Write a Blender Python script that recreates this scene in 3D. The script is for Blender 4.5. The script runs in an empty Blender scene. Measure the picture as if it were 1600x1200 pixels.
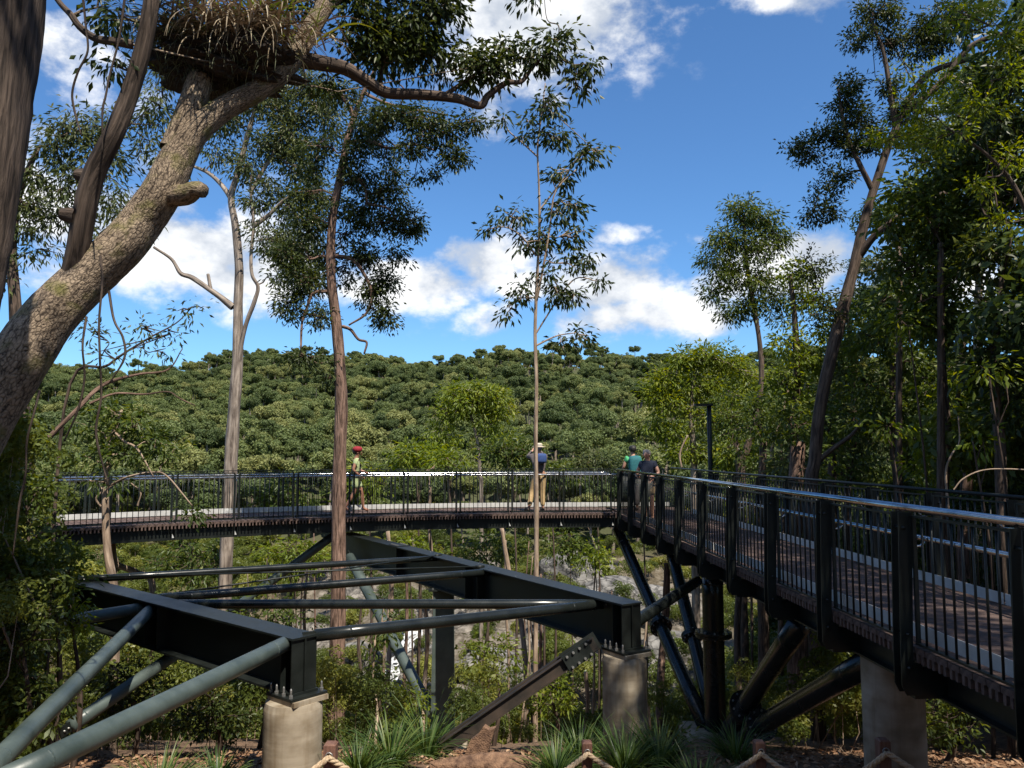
import bpy, bmesh, math, random
import numpy as np
from mathutils import Vector, Matrix

# ------------------------------------------------------------------ camera, sky, sun
scene = bpy.context.scene
COL = scene.collection
EYE = 1.53
FPX = 1232.0
PITCH = math.atan(106 / FPX)
cam_d = bpy.data.cameras.new('camera')
cam_d.sensor_width = 36.0
cam_d.lens = 36.0 * FPX / 1600.0
cam_d.clip_start = 0.05
cam_d.clip_end = 5000
cam = bpy.data.objects.new('camera', cam_d)
cam.location = (0, 0, EYE)
cam.rotation_euler = (math.pi / 2 + PITCH, 0, 0)
COL.objects.link(cam)
scene.camera = cam

SUN = Vector((0.27, -0.45, 0.84)).normalized()
sun_d = bpy.data.lights.new('sun', 'SUN')
sun_d.energy = 5.0
sun_d.angle = math.radians(0.53)
sun_d.color = (1.0, 0.93, 0.80)
sun_o = bpy.data.objects.new('sun', sun_d)
sun_o.rotation_euler = SUN.to_track_quat('Z', 'Y').to_euler()
sun_o.location = (0, -10, 40)
COL.objects.link(sun_o)

scene.view_settings.view_transform = 'Standard'
scene.view_settings.look = 'None'
scene.view_settings.gamma = 1.0
scene.view_settings.exposure = 0.60
scene.render.engine = 'CYCLES'
scene.cycles.max_bounces = 6
scene.cycles.diffuse_bounces = 3
scene.cycles.glossy_bounces = 3
scene.cycles.transmission_bounces = 4
scene.cycles.transparent_max_bounces = 8
scene.cycles.caustics_reflective = False
scene.cycles.caustics_refractive = False


def P(px, py, Y):
    """point of the place seen at photo position (px, py), Y metres ahead"""
    u = (px - 800) / FPX
    v = (600 - py) / FPX
    dy = math.cos(PITCH) - v * math.sin(PITCH)
    dz = math.sin(PITCH) + v * math.cos(PITCH)
    s = Y / dy
    return Vector((u * s, Y, EYE + dz * s))


def make_world():
    w = bpy.data.worlds.new('World')
    scene.world = w
    w.use_nodes = True
    nt = w.node_tree
    nt.nodes.clear()
    N = nt.nodes.new
    L = nt.links.new
    out = N('ShaderNodeOutputWorld')
    sky = N('ShaderNodeTexSky')
    sky.sky_type = 'NISHITA'
    sky.sun_disc = False
    sky.sun_elevation = math.asin(SUN.z)
    sky.sun_rotation = math.atan2(SUN.x, SUN.y)
    sky.altitude = 350
    sky.air_density = 1.0
    sky.dust_density = 0.25
    sky.ozone_density = 3.0
    bg = N('ShaderNodeBackground')
    bg.inputs['Strength'].default_value = 0.090
    tintn = N('ShaderNodeMixRGB')      # white balance of the blue
    tintn.blend_type = 'MULTIPLY'
    tintn.inputs[0].default_value = 1.0
    tintn.inputs[2].default_value = (0.66, 0.99, 1.26, 1)
    L(sky.outputs[0], tintn.inputs[1])
    L(tintn.outputs[0], bg.inputs['Color'])
    tc = N('ShaderNodeTexCoord')
    sep = N('ShaderNodeSeparateXYZ')
    L(tc.outputs['Generated'], sep.inputs[0])

    def M(op, a, b=None, c=None, clamp=False):
        n = N('ShaderNodeMath')
        n.operation = op
        n.use_clamp = clamp
        for i, v in enumerate((a, b, c)):
            if v is None:
                continue
            if isinstance(v, (int, float)):
                n.inputs[i].default_value = v
            else:
                L(v, n.inputs[i])
        return n.outputs[0]
    az = M('ARCTAN2', sep.outputs[0], sep.outputs[1])
    el = M('ARCSINE', sep.outputs[2])
    blobs = [(845, 20, 155, 98, 1.15), (930, 95, 45, 70, .65), (760, 170, 60, 60, .5), (1245, -15, 110, 40, .85), (110, 90, 120, 70, .55),
             (330, 400, 150, 80, 1.0), (70, 330, 130, 80, .8), (250, 330, 120, 70, .7), (650, 440, 110, 45, 1.0), (750, 400, 75, 45, 1.0),
             (770, 500, 50, 30, .9), (972, 367, 55, 22, .7), (965, 440, 100, 55, 1.05), (1030, 492, 130, 38, 1.1), (820, 445, 70, 30, .6), (1130, 440, 70, 55, .8),
             (1250, 410, 90, 50, 1.0), (1430, 430, 140, 60, .8), (1080, 385, 40, 25, .5),
             (-300, 250, 260, 120, .9), (1900, 200, 260, 120, .9), (600, -500, 300, 120, .8), (1500, -420, 200, 90, .7)]
    mask = None
    for (bx, by, ra, rb, amp) in blobs:
        d = (P(bx, by, 10) - Vector((0, 0, EYE))).normalized()
        a0, e0 = math.atan2(d.x, d.y), math.asin(d.z)
        dx = M('MULTIPLY', M('SUBTRACT', az, a0), FPX / ra * 0.9)
        dy = M('MULTIPLY', M('SUBTRACT', el, e0), FPX / rb * 0.95)
        r2 = M('ADD', M('MULTIPLY', dx, dx), M('MULTIPLY', dy, dy))
        g = M('MULTIPLY', M('POWER', 2.71828, M('MULTIPLY', r2, -0.9)), amp)
        mask = g if mask is None else M('MAXIMUM', mask, g)
    # the rest of the sky carries scattered fair weather cloud of the same kind
    ns0 = N('ShaderNodeTexNoise')
    ns0.inputs['Scale'].default_value = 2.3
    ns0.inputs['Detail'].default_value = 3
    L(tc.outputs['Generated'], ns0.inputs['Vector'])
    behind = M('MULTIPLY', sep.outputs[1], -2.0, clamp=True)
    mask = M('MAXIMUM', mask, M('MULTIPLY', M('MULTIPLY', M('SUBTRACT', ns0.outputs[0], 0.42), 4.0, clamp=True), behind))

    def noise(scale, detail, rough, off):
        mp = N('ShaderNodeMapping')
        mp.inputs['Location'].default_value = off
        mp.inputs['Scale'].default_value = (1, 1, 1.5)
        L(tc.outputs['Generated'], mp.inputs['Vector'])
        n = N('ShaderNodeTexNoise')
        n.inputs['Scale'].default_value = scale
        n.inputs['Detail'].default_value = detail
        n.inputs['Roughness'].default_value = rough
        L(mp.outputs[0], n.inputs['Vector'])
        return n.outputs[0]
    n1 = noise(11.0, 9, 0.58, (3.1, 1.7, 0.4))
    n2 = noise(9.0, 7, 0.55, (3.1, 1.7, 0.425))
    dens = M('ADD', M('MULTIPLY', mask, 0.95), M('MULTIPLY', M('SUBTRACT', n1, 0.5), 2.1))
    mr = N('ShaderNodeMapRange')
    mr.interpolation_type = 'SMOOTHSTEP'
    mr.inputs['From Min'].default_value = 0.30
    mr.inputs['From Max'].default_value = 0.80
    L(dens, mr.inputs['Value'])
    fac = M('MULTIPLY', mr.outputs[0], M('MULTIPLY', mask, 3.0, clamp=True), clamp=True)
    # thicker cloud is whiter, undersides greyer
    mr2 = N('ShaderNodeMapRange')
    mr2.inputs['From Min'].default_value = -0.10
    mr2.inputs['From Max'].default_value = 0.13
    L(M('SUBTRACT', n1, n2), mr2.inputs['Value'])
    cr = N('ShaderNodeMixRGB')
    cr.inputs[1].default_value = (0.50, 0.55, 0.63, 1)
    cr.inputs[2].default_value = (0.92, 0.93, 0.94, 1)
    L(mr2.outputs[0], cr.inputs[0])
    bg2 = N('ShaderNodeBackground')
    bg2.inputs['Strength'].default_value = 0.82
    L(cr.outputs[0], bg2.inputs['Color'])
    mix = N('ShaderNodeMixShader')
    L(fac, mix.inputs[0])
    L(bg.outputs[0], mix.inputs[1])
    L(bg2.outputs[0], mix.inputs[2])
    L(mix.outputs[0], out.inputs['Surface'])


make_world()

# ------------------------------------------------------------------ materials
MATS = {}


def new_mat(name):
    m = bpy.data.materials.new(name)
    m.use_nodes = True
    nt = m.node_tree
    b = nt.nodes['Principled BSDF']
    MATS[name] = m
    return m, nt, b


def rgba(c):
    return (c[0], c[1], c[2], 1)


def simple_mat(name, c1, c2=None, rough=0.5, metal=0.0, scale=6.0, bump=0.0, bscale=40.0, stretch=(1, 1, 1), coord='Object', detail=6, spec=0.5):
    m, nt, b = new_mat(name)
    N, L = nt.nodes.new, nt.links.new
    b.inputs['Roughness'].default_value = rough
    b.inputs['Metallic'].default_value = metal
    b.inputs['Specular IOR Level'].default_value = spec
    tc = N('ShaderNodeTexCoord')
    mp = N('ShaderNodeMapping')
    mp.inputs['Scale'].default_value = stretch
    L(tc.outputs[coord], mp.inputs[0])
    if c2 is None:
        b.inputs['Base Color'].default_value = rgba(c1)
    else:
        n = N('ShaderNodeTexNoise')
        n.inputs['Scale'].default_value = scale
        n.inputs['Detail'].default_value = detail
        n.inputs['Roughness'].default_value = 0.6
        L(mp.outputs[0], n.inputs['Vector'])
        r = N('ShaderNodeValToRGB')
        r.color_ramp.elements[0].position = 0.35
        r.color_ramp.elements[1].position = 0.65
        r.color_ramp.elements[0].color = rgba(c1)
        r.color_ramp.elements[1].color = rgba(c2)
        L(n.outputs[0], r.inputs[0])
        L(r.outputs[0], b.inputs['Base Color'])
        rr = N('ShaderNodeMapRange')
        rr.inputs['To Min'].default_value = max(0.02, rough - 0.1)
        rr.inputs['To Max'].default_value = min(1, rough + 0.12)
        L(n.outputs[0], rr.inputs['Value'])
        L(rr.outputs[0], b.inputs['Roughness'])
    if bump > 0:
        n2 = N('ShaderNodeTexNoise')
        n2.inputs['Scale'].default_value = bscale
        n2.inputs['Detail'].default_value = 6
        L(mp.outputs[0], n2.inputs['Vector'])
        bp = N('ShaderNodeBump')
        bp.inputs['Strength'].default_value = bump
        bp.inputs['Distance'].default_value = 0.02
        L(n2.outputs[0], bp.inputs['Height'])
        L(bp.outputs[0], b.inputs['Normal'])
    return m


def leaf_mat(name, dark, mid, light, trans=0.38, rough=0.42, inst=False):
    m, nt, b = new_mat(name)
    N, L = nt.nodes.new, nt.links.new
    out = nt.nodes['Material Output']
    at = N('ShaderNodeAttribute')
    at.attribute_name = 'tint'
    fac = at.outputs['Fac']
    if inst:
        oi = N('ShaderNodeObjectInfo')
        mm = N('ShaderNodeMath')
        mm.operation = 'MULTIPLY_ADD'
        mm.inputs[1].default_value = 0.40
        L(fac, mm.inputs[0])
        m2 = N('ShaderNodeMath')
        m2.operation = 'MULTIPLY'
        m2.inputs[1].default_value = 0.62
        L(oi.outputs['Random'], m2.inputs[0])
        L(m2.outputs[0], mm.inputs[2])
        fac = mm.outputs[0]
    r = N('ShaderNodeValToRGB')
    e = r.color_ramp.elements
    e[0].position, e[0].color = 0.0, rgba(dark)
    e[1].position, e[1].color = 1.0, rgba(light)
    k = e.new(0.55)
    k.color = rgba(mid)
    L(fac, r.inputs[0])
    L(r.outputs[0], b.inputs['Base Color'])
    b.inputs['Roughness'].default_value = rough
    b.inputs['Specular IOR Level'].default_value = 0.32
    t = N('ShaderNodeBsdfTranslucent')
    hs = N('ShaderNodeHueSaturation')
    hs.inputs['Hue'].default_value = 0.47
    hs.inputs['Saturation'].default_value = 1.2
    hs.inputs['Value'].default_value = 1.6
    L(r.outputs[0], hs.inputs['Color'])
    L(hs.outputs[0], t.inputs['Color'])
    mx = N('ShaderNodeMixShader')
    mx.inputs[0].default_value = trans
    L(b.outputs[0], mx.inputs[1])
    L(t.outputs[0], mx.inputs[2])
    L(mx.outputs[0], out.inputs['Surface'])
    return m


def bark_mat(name, dark, light, moss=None, fine=1.0, bump=0.6, plates=False, rough=0.85):
    """bark running along each stem; 'tc' holds (round, round, along) metres"""
    m, nt, b = new_mat(name)
    N, L = nt.nodes.new, nt.links.new
    at = N('ShaderNodeAttribute')
    at.attribute_name = 'tc'
    mp = N('ShaderNodeMapping')
    mp.inputs['Scale'].default_value = (28 * fine, 28 * fine, (7 if plates else 2.6) * fine)
    L(at.outputs['Vector'], mp.inputs[0])
    n = N('ShaderNodeTexNoise')
    n.inputs['Scale'].default_value = 1.0
    n.inputs['Detail'].default_value = 8
    n.inputs['Roughness'].default_value = 0.62
    n.inputs['Distortion'].default_value = 0.5
    L(mp.outputs[0], n.inputs['Vector'])
    h = n.outputs[0]
    if plates:
        mpv = N('ShaderNodeMapping')
        mpv.inputs['Scale'].default_value = (30 * fine, 30 * fine, 14 * fine)
        L(at.outputs['Vector'], mpv.inputs[0])
        add = N('ShaderNodeMixRGB')
        add.blend_type = 'ADD'
        add.inputs[0].default_value = 1.3
        L(mpv.outputs[0], add.inputs[1])
        L(n.outputs['Color'], add.inputs[2])
        v = N('ShaderNodeTexVoronoi')
        v.feature = 'DISTANCE_TO_EDGE'
        v.inputs['Scale'].default_value = 1.0
        L(add.outputs[0], v.inputs['Vector'])
        mrv = N('ShaderNodeMapRange')
        mrv.inputs['From Max'].default_value = 0.22
        L(v.outputs['Distance'], mrv.inputs['Value'])
        mu = N('ShaderNodeMath')
        mu.operation = 'MULTIPLY_ADD'
        mu.inputs[1].default_value = 0.17
        L(mrv.outputs[0], mu.inputs[0])
        m3 = N('ShaderNodeMath')
        m3.operation = 'MULTIPLY'
        m3.inputs[1].default_value = 0.88
        L(n.outputs[0], m3.inputs[0])
        L(m3.outputs[0], mu.inputs[2])
        h = mu.outputs[0]
    big = N('ShaderNodeTexNoise')
    big.inputs['Scale'].default_value = 2.2
    big.inputs['Detail'].default_value = 4
    L(at.outputs['Vector'], big.inputs['Vector'])
    r = N('ShaderNodeValToRGB')
    e = r.color_ramp.elements
    e[0].position, e[0].color = 0.37, rgba(dark)
    e[1].position, e[1].color = 0.63, rgba(light)
    L(h, r.inputs[0])
    mix = N('ShaderNodeMixRGB')
    mix.blend_type = 'MULTIPLY'
    mix.inputs[0].default_value = 0.55
    r2 = N('ShaderNodeValToRGB')
    r2.color_ramp.elements[0].position, r2.color_ramp.elements[0].color = 0.35, (0.5, 0.46, 0.42, 1)
    r2.color_ramp.elements[1].position, r2.color_ramp.elements[1].color = 0.62, (1.1, 1.08, 1.05, 1)
    L(big.outputs[0], r2.inputs[0])
    L(r.outputs[0], mix.inputs[1])
    L(r2.outputs[0], mix.inputs[2])
    col = mix.outputs[0]
    if moss:
        mn = N('ShaderNodeTexNoise')
        mn.inputs['Scale'].default_value = 5.0
        mn.inputs['Detail'].default_value = 9
        L(at.outputs['Vector'], mn.inputs['Vector'])
        rm = N('ShaderNodeMapRange')
        rm.inputs['From Min'].default_value = 0.53
        rm.inputs['From Max'].default_value = 0.68
        rm.inputs['To Max'].default_value = 0.75
        L(mn.outputs[0], rm.inputs['Value'])
        mx = N('ShaderNodeMixRGB')
        mx.inputs[2].default_value = rgba(moss)
        L(rm.outputs[0], mx.inputs[0])
        L(col, mx.inputs[1])
        col = mx.outputs[0]
    L(col, b.inputs['Base Color'])
    b.inputs['Roughness'].default_value = rough
    b.inputs['Specular IOR Level'].default_value = 0.25
    bp = N('ShaderNodeBump')
    bp.inputs['Strength'].default_value = bump
    bp.inputs['Distance'].default_value = 0.03
    L(h, bp.inputs['Height'])
    L(bp.outputs[0], b.inputs['Normal'])
    return m


steel = simple_mat('painted_steel', (0.0075, 0.0095, 0.0085), (0.014, 0.017, 0.0155), rough=0.42, spec=0.35, scale=5, bump=0.05, bscale=30)
tubepaint = simple_mat('tube_paint', (0.036, 0.050, 0.046), (0.085, 0.108, 0.100), rough=0.40, scale=2.2, detail=10, bump=0.05, bscale=30)
railpaint = simple_mat('dark_tube_paint', (0.009, 0.011, 0.010), (0.015, 0.018, 0.017), rough=0.24, scale=4)
chrome = simple_mat('brushed_stainless', (0.40, 0.40, 0.40), (0.52, 0.52, 0.52), rough=0.12, metal=1.0, scale=10)
alu = simple_mat('aluminium_plate', (0.46, 0.46, 0.45), (0.60, 0.60, 0.58), rough=0.5, metal=0.2, scale=4)
bolt_m = simple_mat('galvanised_bolt', (0.22, 0.22, 0.21), (0.34, 0.33, 0.32), rough=0.45, metal=0.7, scale=30)
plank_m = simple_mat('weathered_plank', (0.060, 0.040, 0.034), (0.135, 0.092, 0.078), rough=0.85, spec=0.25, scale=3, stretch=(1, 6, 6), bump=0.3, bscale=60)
ropefibre = simple_mat('rope_fibre', (0.36, 0.25, 0.15), (0.55, 0.42, 0.28), rough=0.9, scale=60, bump=0.4, bscale=150)
postwood = simple_mat('stained_post', (0.10, 0.045, 0.03), (0.20, 0.10, 0.07), rough=0.7, scale=5, stretch=(8, 8, 1), bump=0.3)
logwood = simple_mat('rotting_log', (0.07, 0.036, 0.022), (0.24, 0.14, 0.085), rough=0.95, scale=12, bump=0.9, bscale=60)
rockm = simple_mat('grey_rock', (0.045, 0.042, 0.039), (0.25, 0.235, 0.215), rough=0.9, scale=1.3, bump=1.0, bscale=4, detail=10)
pathm = simple_mat('path_concrete', (0.22, 0.22, 0.20), (0.32, 0.31, 0.29), rough=0.9, scale=8, bump=0.3)
skin1 = simple_mat('skin', (0.42, 0.22, 0.15), (0.50, 0.28, 0.20), rough=0.5, scale=20)
skin2 = simple_mat('tanned_skin', (0.26, 0.12, 0.075), (0.32, 0.155, 0.10), rough=0.5, scale=20)
redcloth = simple_mat('maroon_cloth', (0.22, 0.012, 0.02), (0.30, 0.02, 0.03), rough=0.85, scale=30)
palegreen = simple_mat('pale_green_cloth', (0.36, 0.42, 0.20), (0.44, 0.50, 0.26), rough=0.85, scale=25)
darkcloth = simple_mat('dark_cloth', (0.015, 0.016, 0.02), (0.03, 0.03, 0.035), rough=0.85, scale=25)
greycloth = simple_mat('grey_brown_cloth', (0.09, 0.075, 0.075), (0.13, 0.11, 0.11), rough=0.85, scale=25)
khaki = simple_mat('khaki_cloth', (0.36, 0.24, 0.11), (0.44, 0.31, 0.16), rough=0.85, scale=25)
straw = simple_mat('pale_straw', (0.55, 0.45, 0.34), (0.70, 0.60, 0.48), rough=0.8, scale=60)
bluecloth = simple_mat('blue_cloth', (0.02, 0.05, 0.16), (0.03, 0.07, 0.22), rough=0.8, scale=25)
tealcloth = simple_mat('teal_cloth', (0.01, 0.10, 0.12), (0.02, 0.14, 0.16), rough=0.8, scale=25)
greencloth = simple_mat('green_cloth', (0.05, 0.30, 0.12), (0.07, 0.38, 0.16), rough=0.8, scale=25)
navycloth = simple_mat('navy_cloth', (0.012, 0.016, 0.035), (0.02, 0.026, 0.05), rough=0.8, scale=25)
hairgrey = simple_mat('grey_hair', (0.22, 0.19, 0.16), (0.38, 0.34, 0.30), rough=0.6, scale=60)
hairdark = simple_mat('dark_hair', (0.012, 0.01, 0.009), (0.02, 0.017, 0.015), rough=0.6, scale=60)
shoe_m = simple_mat('shoe_leather', (0.06, 0.045, 0.04), (0.10, 0.08, 0.07), rough=0.7, scale=25)
white_m = simple_mat('eye_white', (0.7, 0.68, 0.65), rough=0.4)
lamp_glass = simple_mat('lamp_lens', (0.4, 0.4, 0.38), rough=0.2)

bark_plate = bark_mat('plated_grey_bark', (0.055, 0.040, 0.030), (0.38, 0.295, 0.215), moss=(0.15, 0.14, 0.04), plates=True, bump=1.0, fine=1.5)
bark_dark = bark_mat('dark_fissured_bark', (0.022, 0.016, 0.013), (0.135, 0.10, 0.080), bump=1.0)
bark_red = bark_mat('stringy_red_bark', (0.050, 0.030, 0.022), (0.31, 0.20, 0.155), bump=1.0, fine=1.2)
bark_pale = bark_mat('smooth_pale_bark', (0.105, 0.082, 0.068), (0.37, 0.31, 0.26), bump=0.25, fine=0.6, rough=0.7)
bark_brown = bark_mat('brown_bark', (0.035, 0.025, 0.020), (0.15, 0.108, 0.085), bump=0.6)
bark_tan = bark_mat('tan_sapling_bark', (0.20, 0.14, 0.10), (0.44, 0.34, 0.26), bump=0.5)

lf_dark = leaf_mat('dark_glossy_leaf', (0.018, 0.030, 0.009), (0.042, 0.060, 0.015), (0.16, 0.175, 0.034), trans=0.36)
lf_mid = leaf_mat('green_leaf', (0.030, 0.050, 0.013), (0.078, 0.112, 0.022), (0.21, 0.225, 0.045), trans=0.42)
lf_gum = leaf_mat('grey_green_gum_leaf', (0.045, 0.062, 0.026), (0.092, 0.115, 0.040), (0.21, 0.215, 0.075), trans=0.38)
lf_bright = leaf_mat('bright_yellow_green_leaf', (0.060, 0.092, 0.012), (0.155, 0.205, 0.024), (0.36, 0.35, 0.055), trans=0.46)
lf_far = leaf_mat('hillside_foliage', (0.042, 0.066, 0.022), (0.118, 0.150, 0.046), (0.28, 0.275, 0.095), trans=0.24, rough=0.6, inst=True)
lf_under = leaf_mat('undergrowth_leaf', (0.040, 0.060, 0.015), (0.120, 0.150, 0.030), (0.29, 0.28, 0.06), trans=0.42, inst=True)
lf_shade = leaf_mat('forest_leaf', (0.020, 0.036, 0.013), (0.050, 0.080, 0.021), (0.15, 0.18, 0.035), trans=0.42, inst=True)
lf_grass = leaf_mat('strap_grass', (0.030, 0.060, 0.016), (0.065, 0.115, 0.028), (0.17, 0.21, 0.06), trans=0.35)
lf_dry = leaf_mat('dry_straw_frond', (0.10, 0.072, 0.045), (0.28, 0.22, 0.145), (0.52, 0.44, 0.32), trans=0.06, rough=0.7)
lf_wire = leaf_mat('grey_wiry_frond', (0.05, 0.055, 0.035), (0.10, 0.11, 0.06), (0.17, 0.17, 0.10), trans=0.2, rough=0.7)
lf_litter = leaf_mat('fallen_leaf', (0.09, 0.04, 0.02), (0.22, 0.12, 0.065), (0.42, 0.28, 0.18), trans=0.05, rough=0.8)
rootm = simple_mat('root_mass', (0.018, 0.013, 0.010), (0.05, 0.036, 0.028), rough=1.0, scale=20, bump=1.0, bscale=50)


def concrete_mat():
    m, nt, b = new_mat('spiral_formed_concrete')
    N, L = nt.nodes.new, nt.links.new
    tc = N('ShaderNodeTexCoord')
    mp = N('ShaderNodeMapping')
    mp.inputs['Scale'].default_value = (1.2, 1.2, 7)
    L(tc.outputs['Object'], mp.inputs[0])
    n = N('ShaderNodeTexNoise')
    n.inputs['Scale'].default_value = 1.2
    n.inputs['Detail'].default_value = 7
    L(mp.outputs[0], n.inputs['Vector'])
    n2 = N('ShaderNodeTexNoise')
    n2.inputs['Scale'].default_value = 4
    n2.inputs['Detail'].default_value = 8
    L(tc.outputs['Object'], n2.inputs['Vector'])
    mp3 = N('ShaderNodeMapping')
    mp3.inputs['Scale'].default_value = (9, 9, 0.5)
    L(tc.outputs['Object'], mp3.inputs[0])
    n3 = N('ShaderNodeTexNoise')
    n3.inputs['Scale'].default_value = 1.0
    n3.inputs['Detail'].default_value = 5
    L(mp3.outputs[0], n3.inputs['Vector'])
    r = N('ShaderNodeValToRGB')
    r.color_ramp.elements[0].position, r.color_ramp.elements[0].color = 0.3, (0.25, 0.205, 0.148, 1)
    r.color_ramp.elements[1].position, r.color_ramp.elements[1].color = 0.7, (0.355, 0.305, 0.235, 1)
    L(n.outputs[0], r.inputs[0])
    r2 = N('ShaderNodeValToRGB')
    r2.color_ramp.elements[0].position, r2.color_ramp.elements[0].color = 0.38, (0.62, 0.56, 0.48, 1)
    r2.color_ramp.elements[1].position, r2.color_ramp.elements[1].color = 0.6, (1.05, 1.05, 1.05, 1)
    L(n2.outputs[0], r2.inputs[0])
    r3 = N('ShaderNodeValToRGB')
    r3.color_ramp.elements[0].position, r3.color_ramp.elements[0].color = 0.36, (0.66, 0.58, 0.48, 1)
    r3.color_ramp.elements[1].position, r3.color_ramp.elements[1].color = 0.52, (1, 1, 1, 1)
    L(n3.outputs[0], r3.inputs[0])
    mx = N('ShaderNodeMixRGB')
    mx.blend_type = 'MULTIPLY'
    mx.inputs[0].default_value = 0.8
    L(r.outputs[0], mx.inputs[1])
    L(r2.outputs[0], mx.inputs[2])
    mx2 = N('ShaderNodeMixRGB')
    mx2.blend_type = 'MULTIPLY'
    mx2.inputs[0].default_value = 0.85
    L(mx.outputs[0], mx2.inputs[1])
    L(r3.outputs[0], mx2.inputs[2])
    L(mx2.outputs[0], b.inputs['Base Color'])
    b.inputs['Roughness'].default_value = 0.85
    bp = N('ShaderNodeBump')
    bp.inputs['Strength'].default_value = 0.35
    bp.inputs['Distance'].default_value = 0.02
    L(n.outputs[0], bp.inputs['Height'])
    L(bp.outputs[0], b.inputs['Normal'])
    return m


concrete = concrete_mat()


def ground_mat():
    m, nt, b = new_mat('leaf_litter_ground')
    N, L = nt.nodes.new, nt.links.new
    tc = N('ShaderNodeTexCoord')

    def noise(s, d, r=0.6):
        n = N('ShaderNodeTexNoise')
        n.inputs['Scale'].default_value = s
        n.inputs['Detail'].default_value = d
        n.inputs['Roughness'].default_value = r
        L(tc.outputs['Object'], n.inputs['Vector'])
        return n.outputs[0]
    a = noise(9, 9, 0.7)
    r = N('ShaderNodeValToRGB')
    e = r.color_ramp.elements
    e[0].position, e[0].color = 0.3, (0.045, 0.026, 0.016, 1)
    e[1].position, e[1].color = 0.72, (0.27, 0.165, 0.10, 1)
    L(a, r.inputs[0])
    # bare grey rock where the slope of the gorge is washed clean ('rock' is painted per vertex as ground cover)
    at = N('ShaderNodeAttribute')
    at.attribute_name = 'rock'
    c = noise(1.5, 12, 0.74)
    r2 = N('ShaderNodeValToRGB')
    e = r2.color_ramp.elements
    e[0].position, e[0].color = 0.40, (0.045, 0.04, 0.034, 1)
    e[1].position, e[1].color = 0.62, (0.27, 0.24, 0.205, 1)
    L(c, r2.inputs[0])
    mx = N('ShaderNodeMixRGB')
    L(at.outputs['Fac'], mx.inputs[0])
    L(r.outputs[0], mx.inputs[1])
    L(r2.outputs[0], mx.inputs[2])
    at2 = N('ShaderNodeAttribute')
    at2.attribute_name = 'herb'
    mxg = N('ShaderNodeMixRGB')
    mxg.inputs[2].default_value = (0.050, 0.060, 0.022, 1)
    L(at2.outputs['Fac'], mxg.inputs[0])
    L(mx.outputs[0], mxg.inputs[1])
    L(mxg.outputs[0], b.inputs['Base Color'])
    b.inputs['Roughness'].default_value = 0.95
    bp = N('ShaderNodeBump')
    bp.inputs['Strength'].default_value = 0.8
    bp.inputs['Distance'].default_value = 0.06
    L(a, bp.inputs['Height'])
    L(bp.outputs[0], b.inputs['Normal'])
    return m


def crack(m, colsock_from, scale):
    nt = m.node_tree
    N, L = nt.nodes.new, nt.links.new
    b = nt.nodes['Principled BSDF']
    tc = N('ShaderNodeTexCoord')
    n = N('ShaderNodeTexNoise')
    n.inputs['Scale'].default_value = scale * 1.5
    n.inputs['Detail'].default_value = 6
    L(tc.outputs['Object'], n.inputs['Vector'])
    mixv = N('ShaderNodeMixRGB')
    mixv.blend_type = 'ADD'
    mixv.inputs[0].default_value = 0.9 / scale
    L(tc.outputs['Object'], mixv.inputs[1])
    L(n.outputs['Color'], mixv.inputs[2])
    mp = N('ShaderNodeMapping')
    mp.inputs['Scale'].default_value = (1, 1, 2.2)
    mp.inputs['Rotation'].default_value = (0.3, 0.4, 0.2)
    L(mixv.outputs[0], mp.inputs[0])
    v = N('ShaderNodeTexVoronoi')
    v.feature = 'DISTANCE_TO_EDGE'
    v.inputs['Scale'].default_value = scale
    L(mp.outputs[0], v.inputs['Vector'])
    mr = N('ShaderNodeMapRange')
    mr.inputs['From Max'].default_value = 0.10
    mr.inputs['To Min'].default_value = 0.22
    L(v.outputs['Distance'], mr.inputs['Value'])
    src = colsock_from
    mu = N('ShaderNodeMixRGB')
    mu.blend_type = 'MULTIPLY'
    mu.inputs[0].default_value = 1.0
    L(src, mu.inputs[1])
    L(mr.outputs[0], mu.inputs[2])
    return mu.outputs[0]


def crack_all():
    m = MATS['grey_rock']
    b = m.node_tree.nodes['Principled BSDF']
    o = crack(m, b.inputs['Base Color'].links[0].from_socket, 0.9)
    m.node_tree.links.new(o, b.inputs['Base Color'])
    m = groundm
    for n in m.node_tree.nodes:
        if n.type == 'MIX_RGB' and n.inputs[0].links and n.inputs[0].links[0].from_node.type == 'ATTRIBUTE':
            o = crack(m, n.inputs[2].links[0].from_socket, 0.7)
            m.node_tree.links.new(o, n.inputs[2])
            break


groundm = ground_mat()
crack_all()

# ------------------------------------------------------------------ object helpers
WLOC = {}


def tag(o, label=None, cat=None, group=None, kind=None):
    if label:
        o['label'] = label
    if cat:
        o['category'] = cat
    if group:
        o['group'] = group
    if kind:
        o['kind'] = kind
    return o


def empty(name, loc, label=None, cat=None, group=None):
    o = bpy.data.objects.new(name, None)
    o.empty_display_size = 0.2
    o.location = loc
    COL.objects.link(o)
    WLOC[o.name] = Vector(loc)
    tag(o, label, cat, group)
    return o


def put(o, wloc, parent=None, rot=None):
    """link an object with its origin at wloc; parents are never rotated or scaled"""
    COL.objects.link(o)
    WLOC[o.name] = Vector(wloc)
    if parent is not None:
        o.parent = parent
        o.location = Vector(wloc) - WLOC[parent.name]
    else:
        o.location = wloc
    if rot is not None:
        o.rotation_euler = rot
    return o


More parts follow.
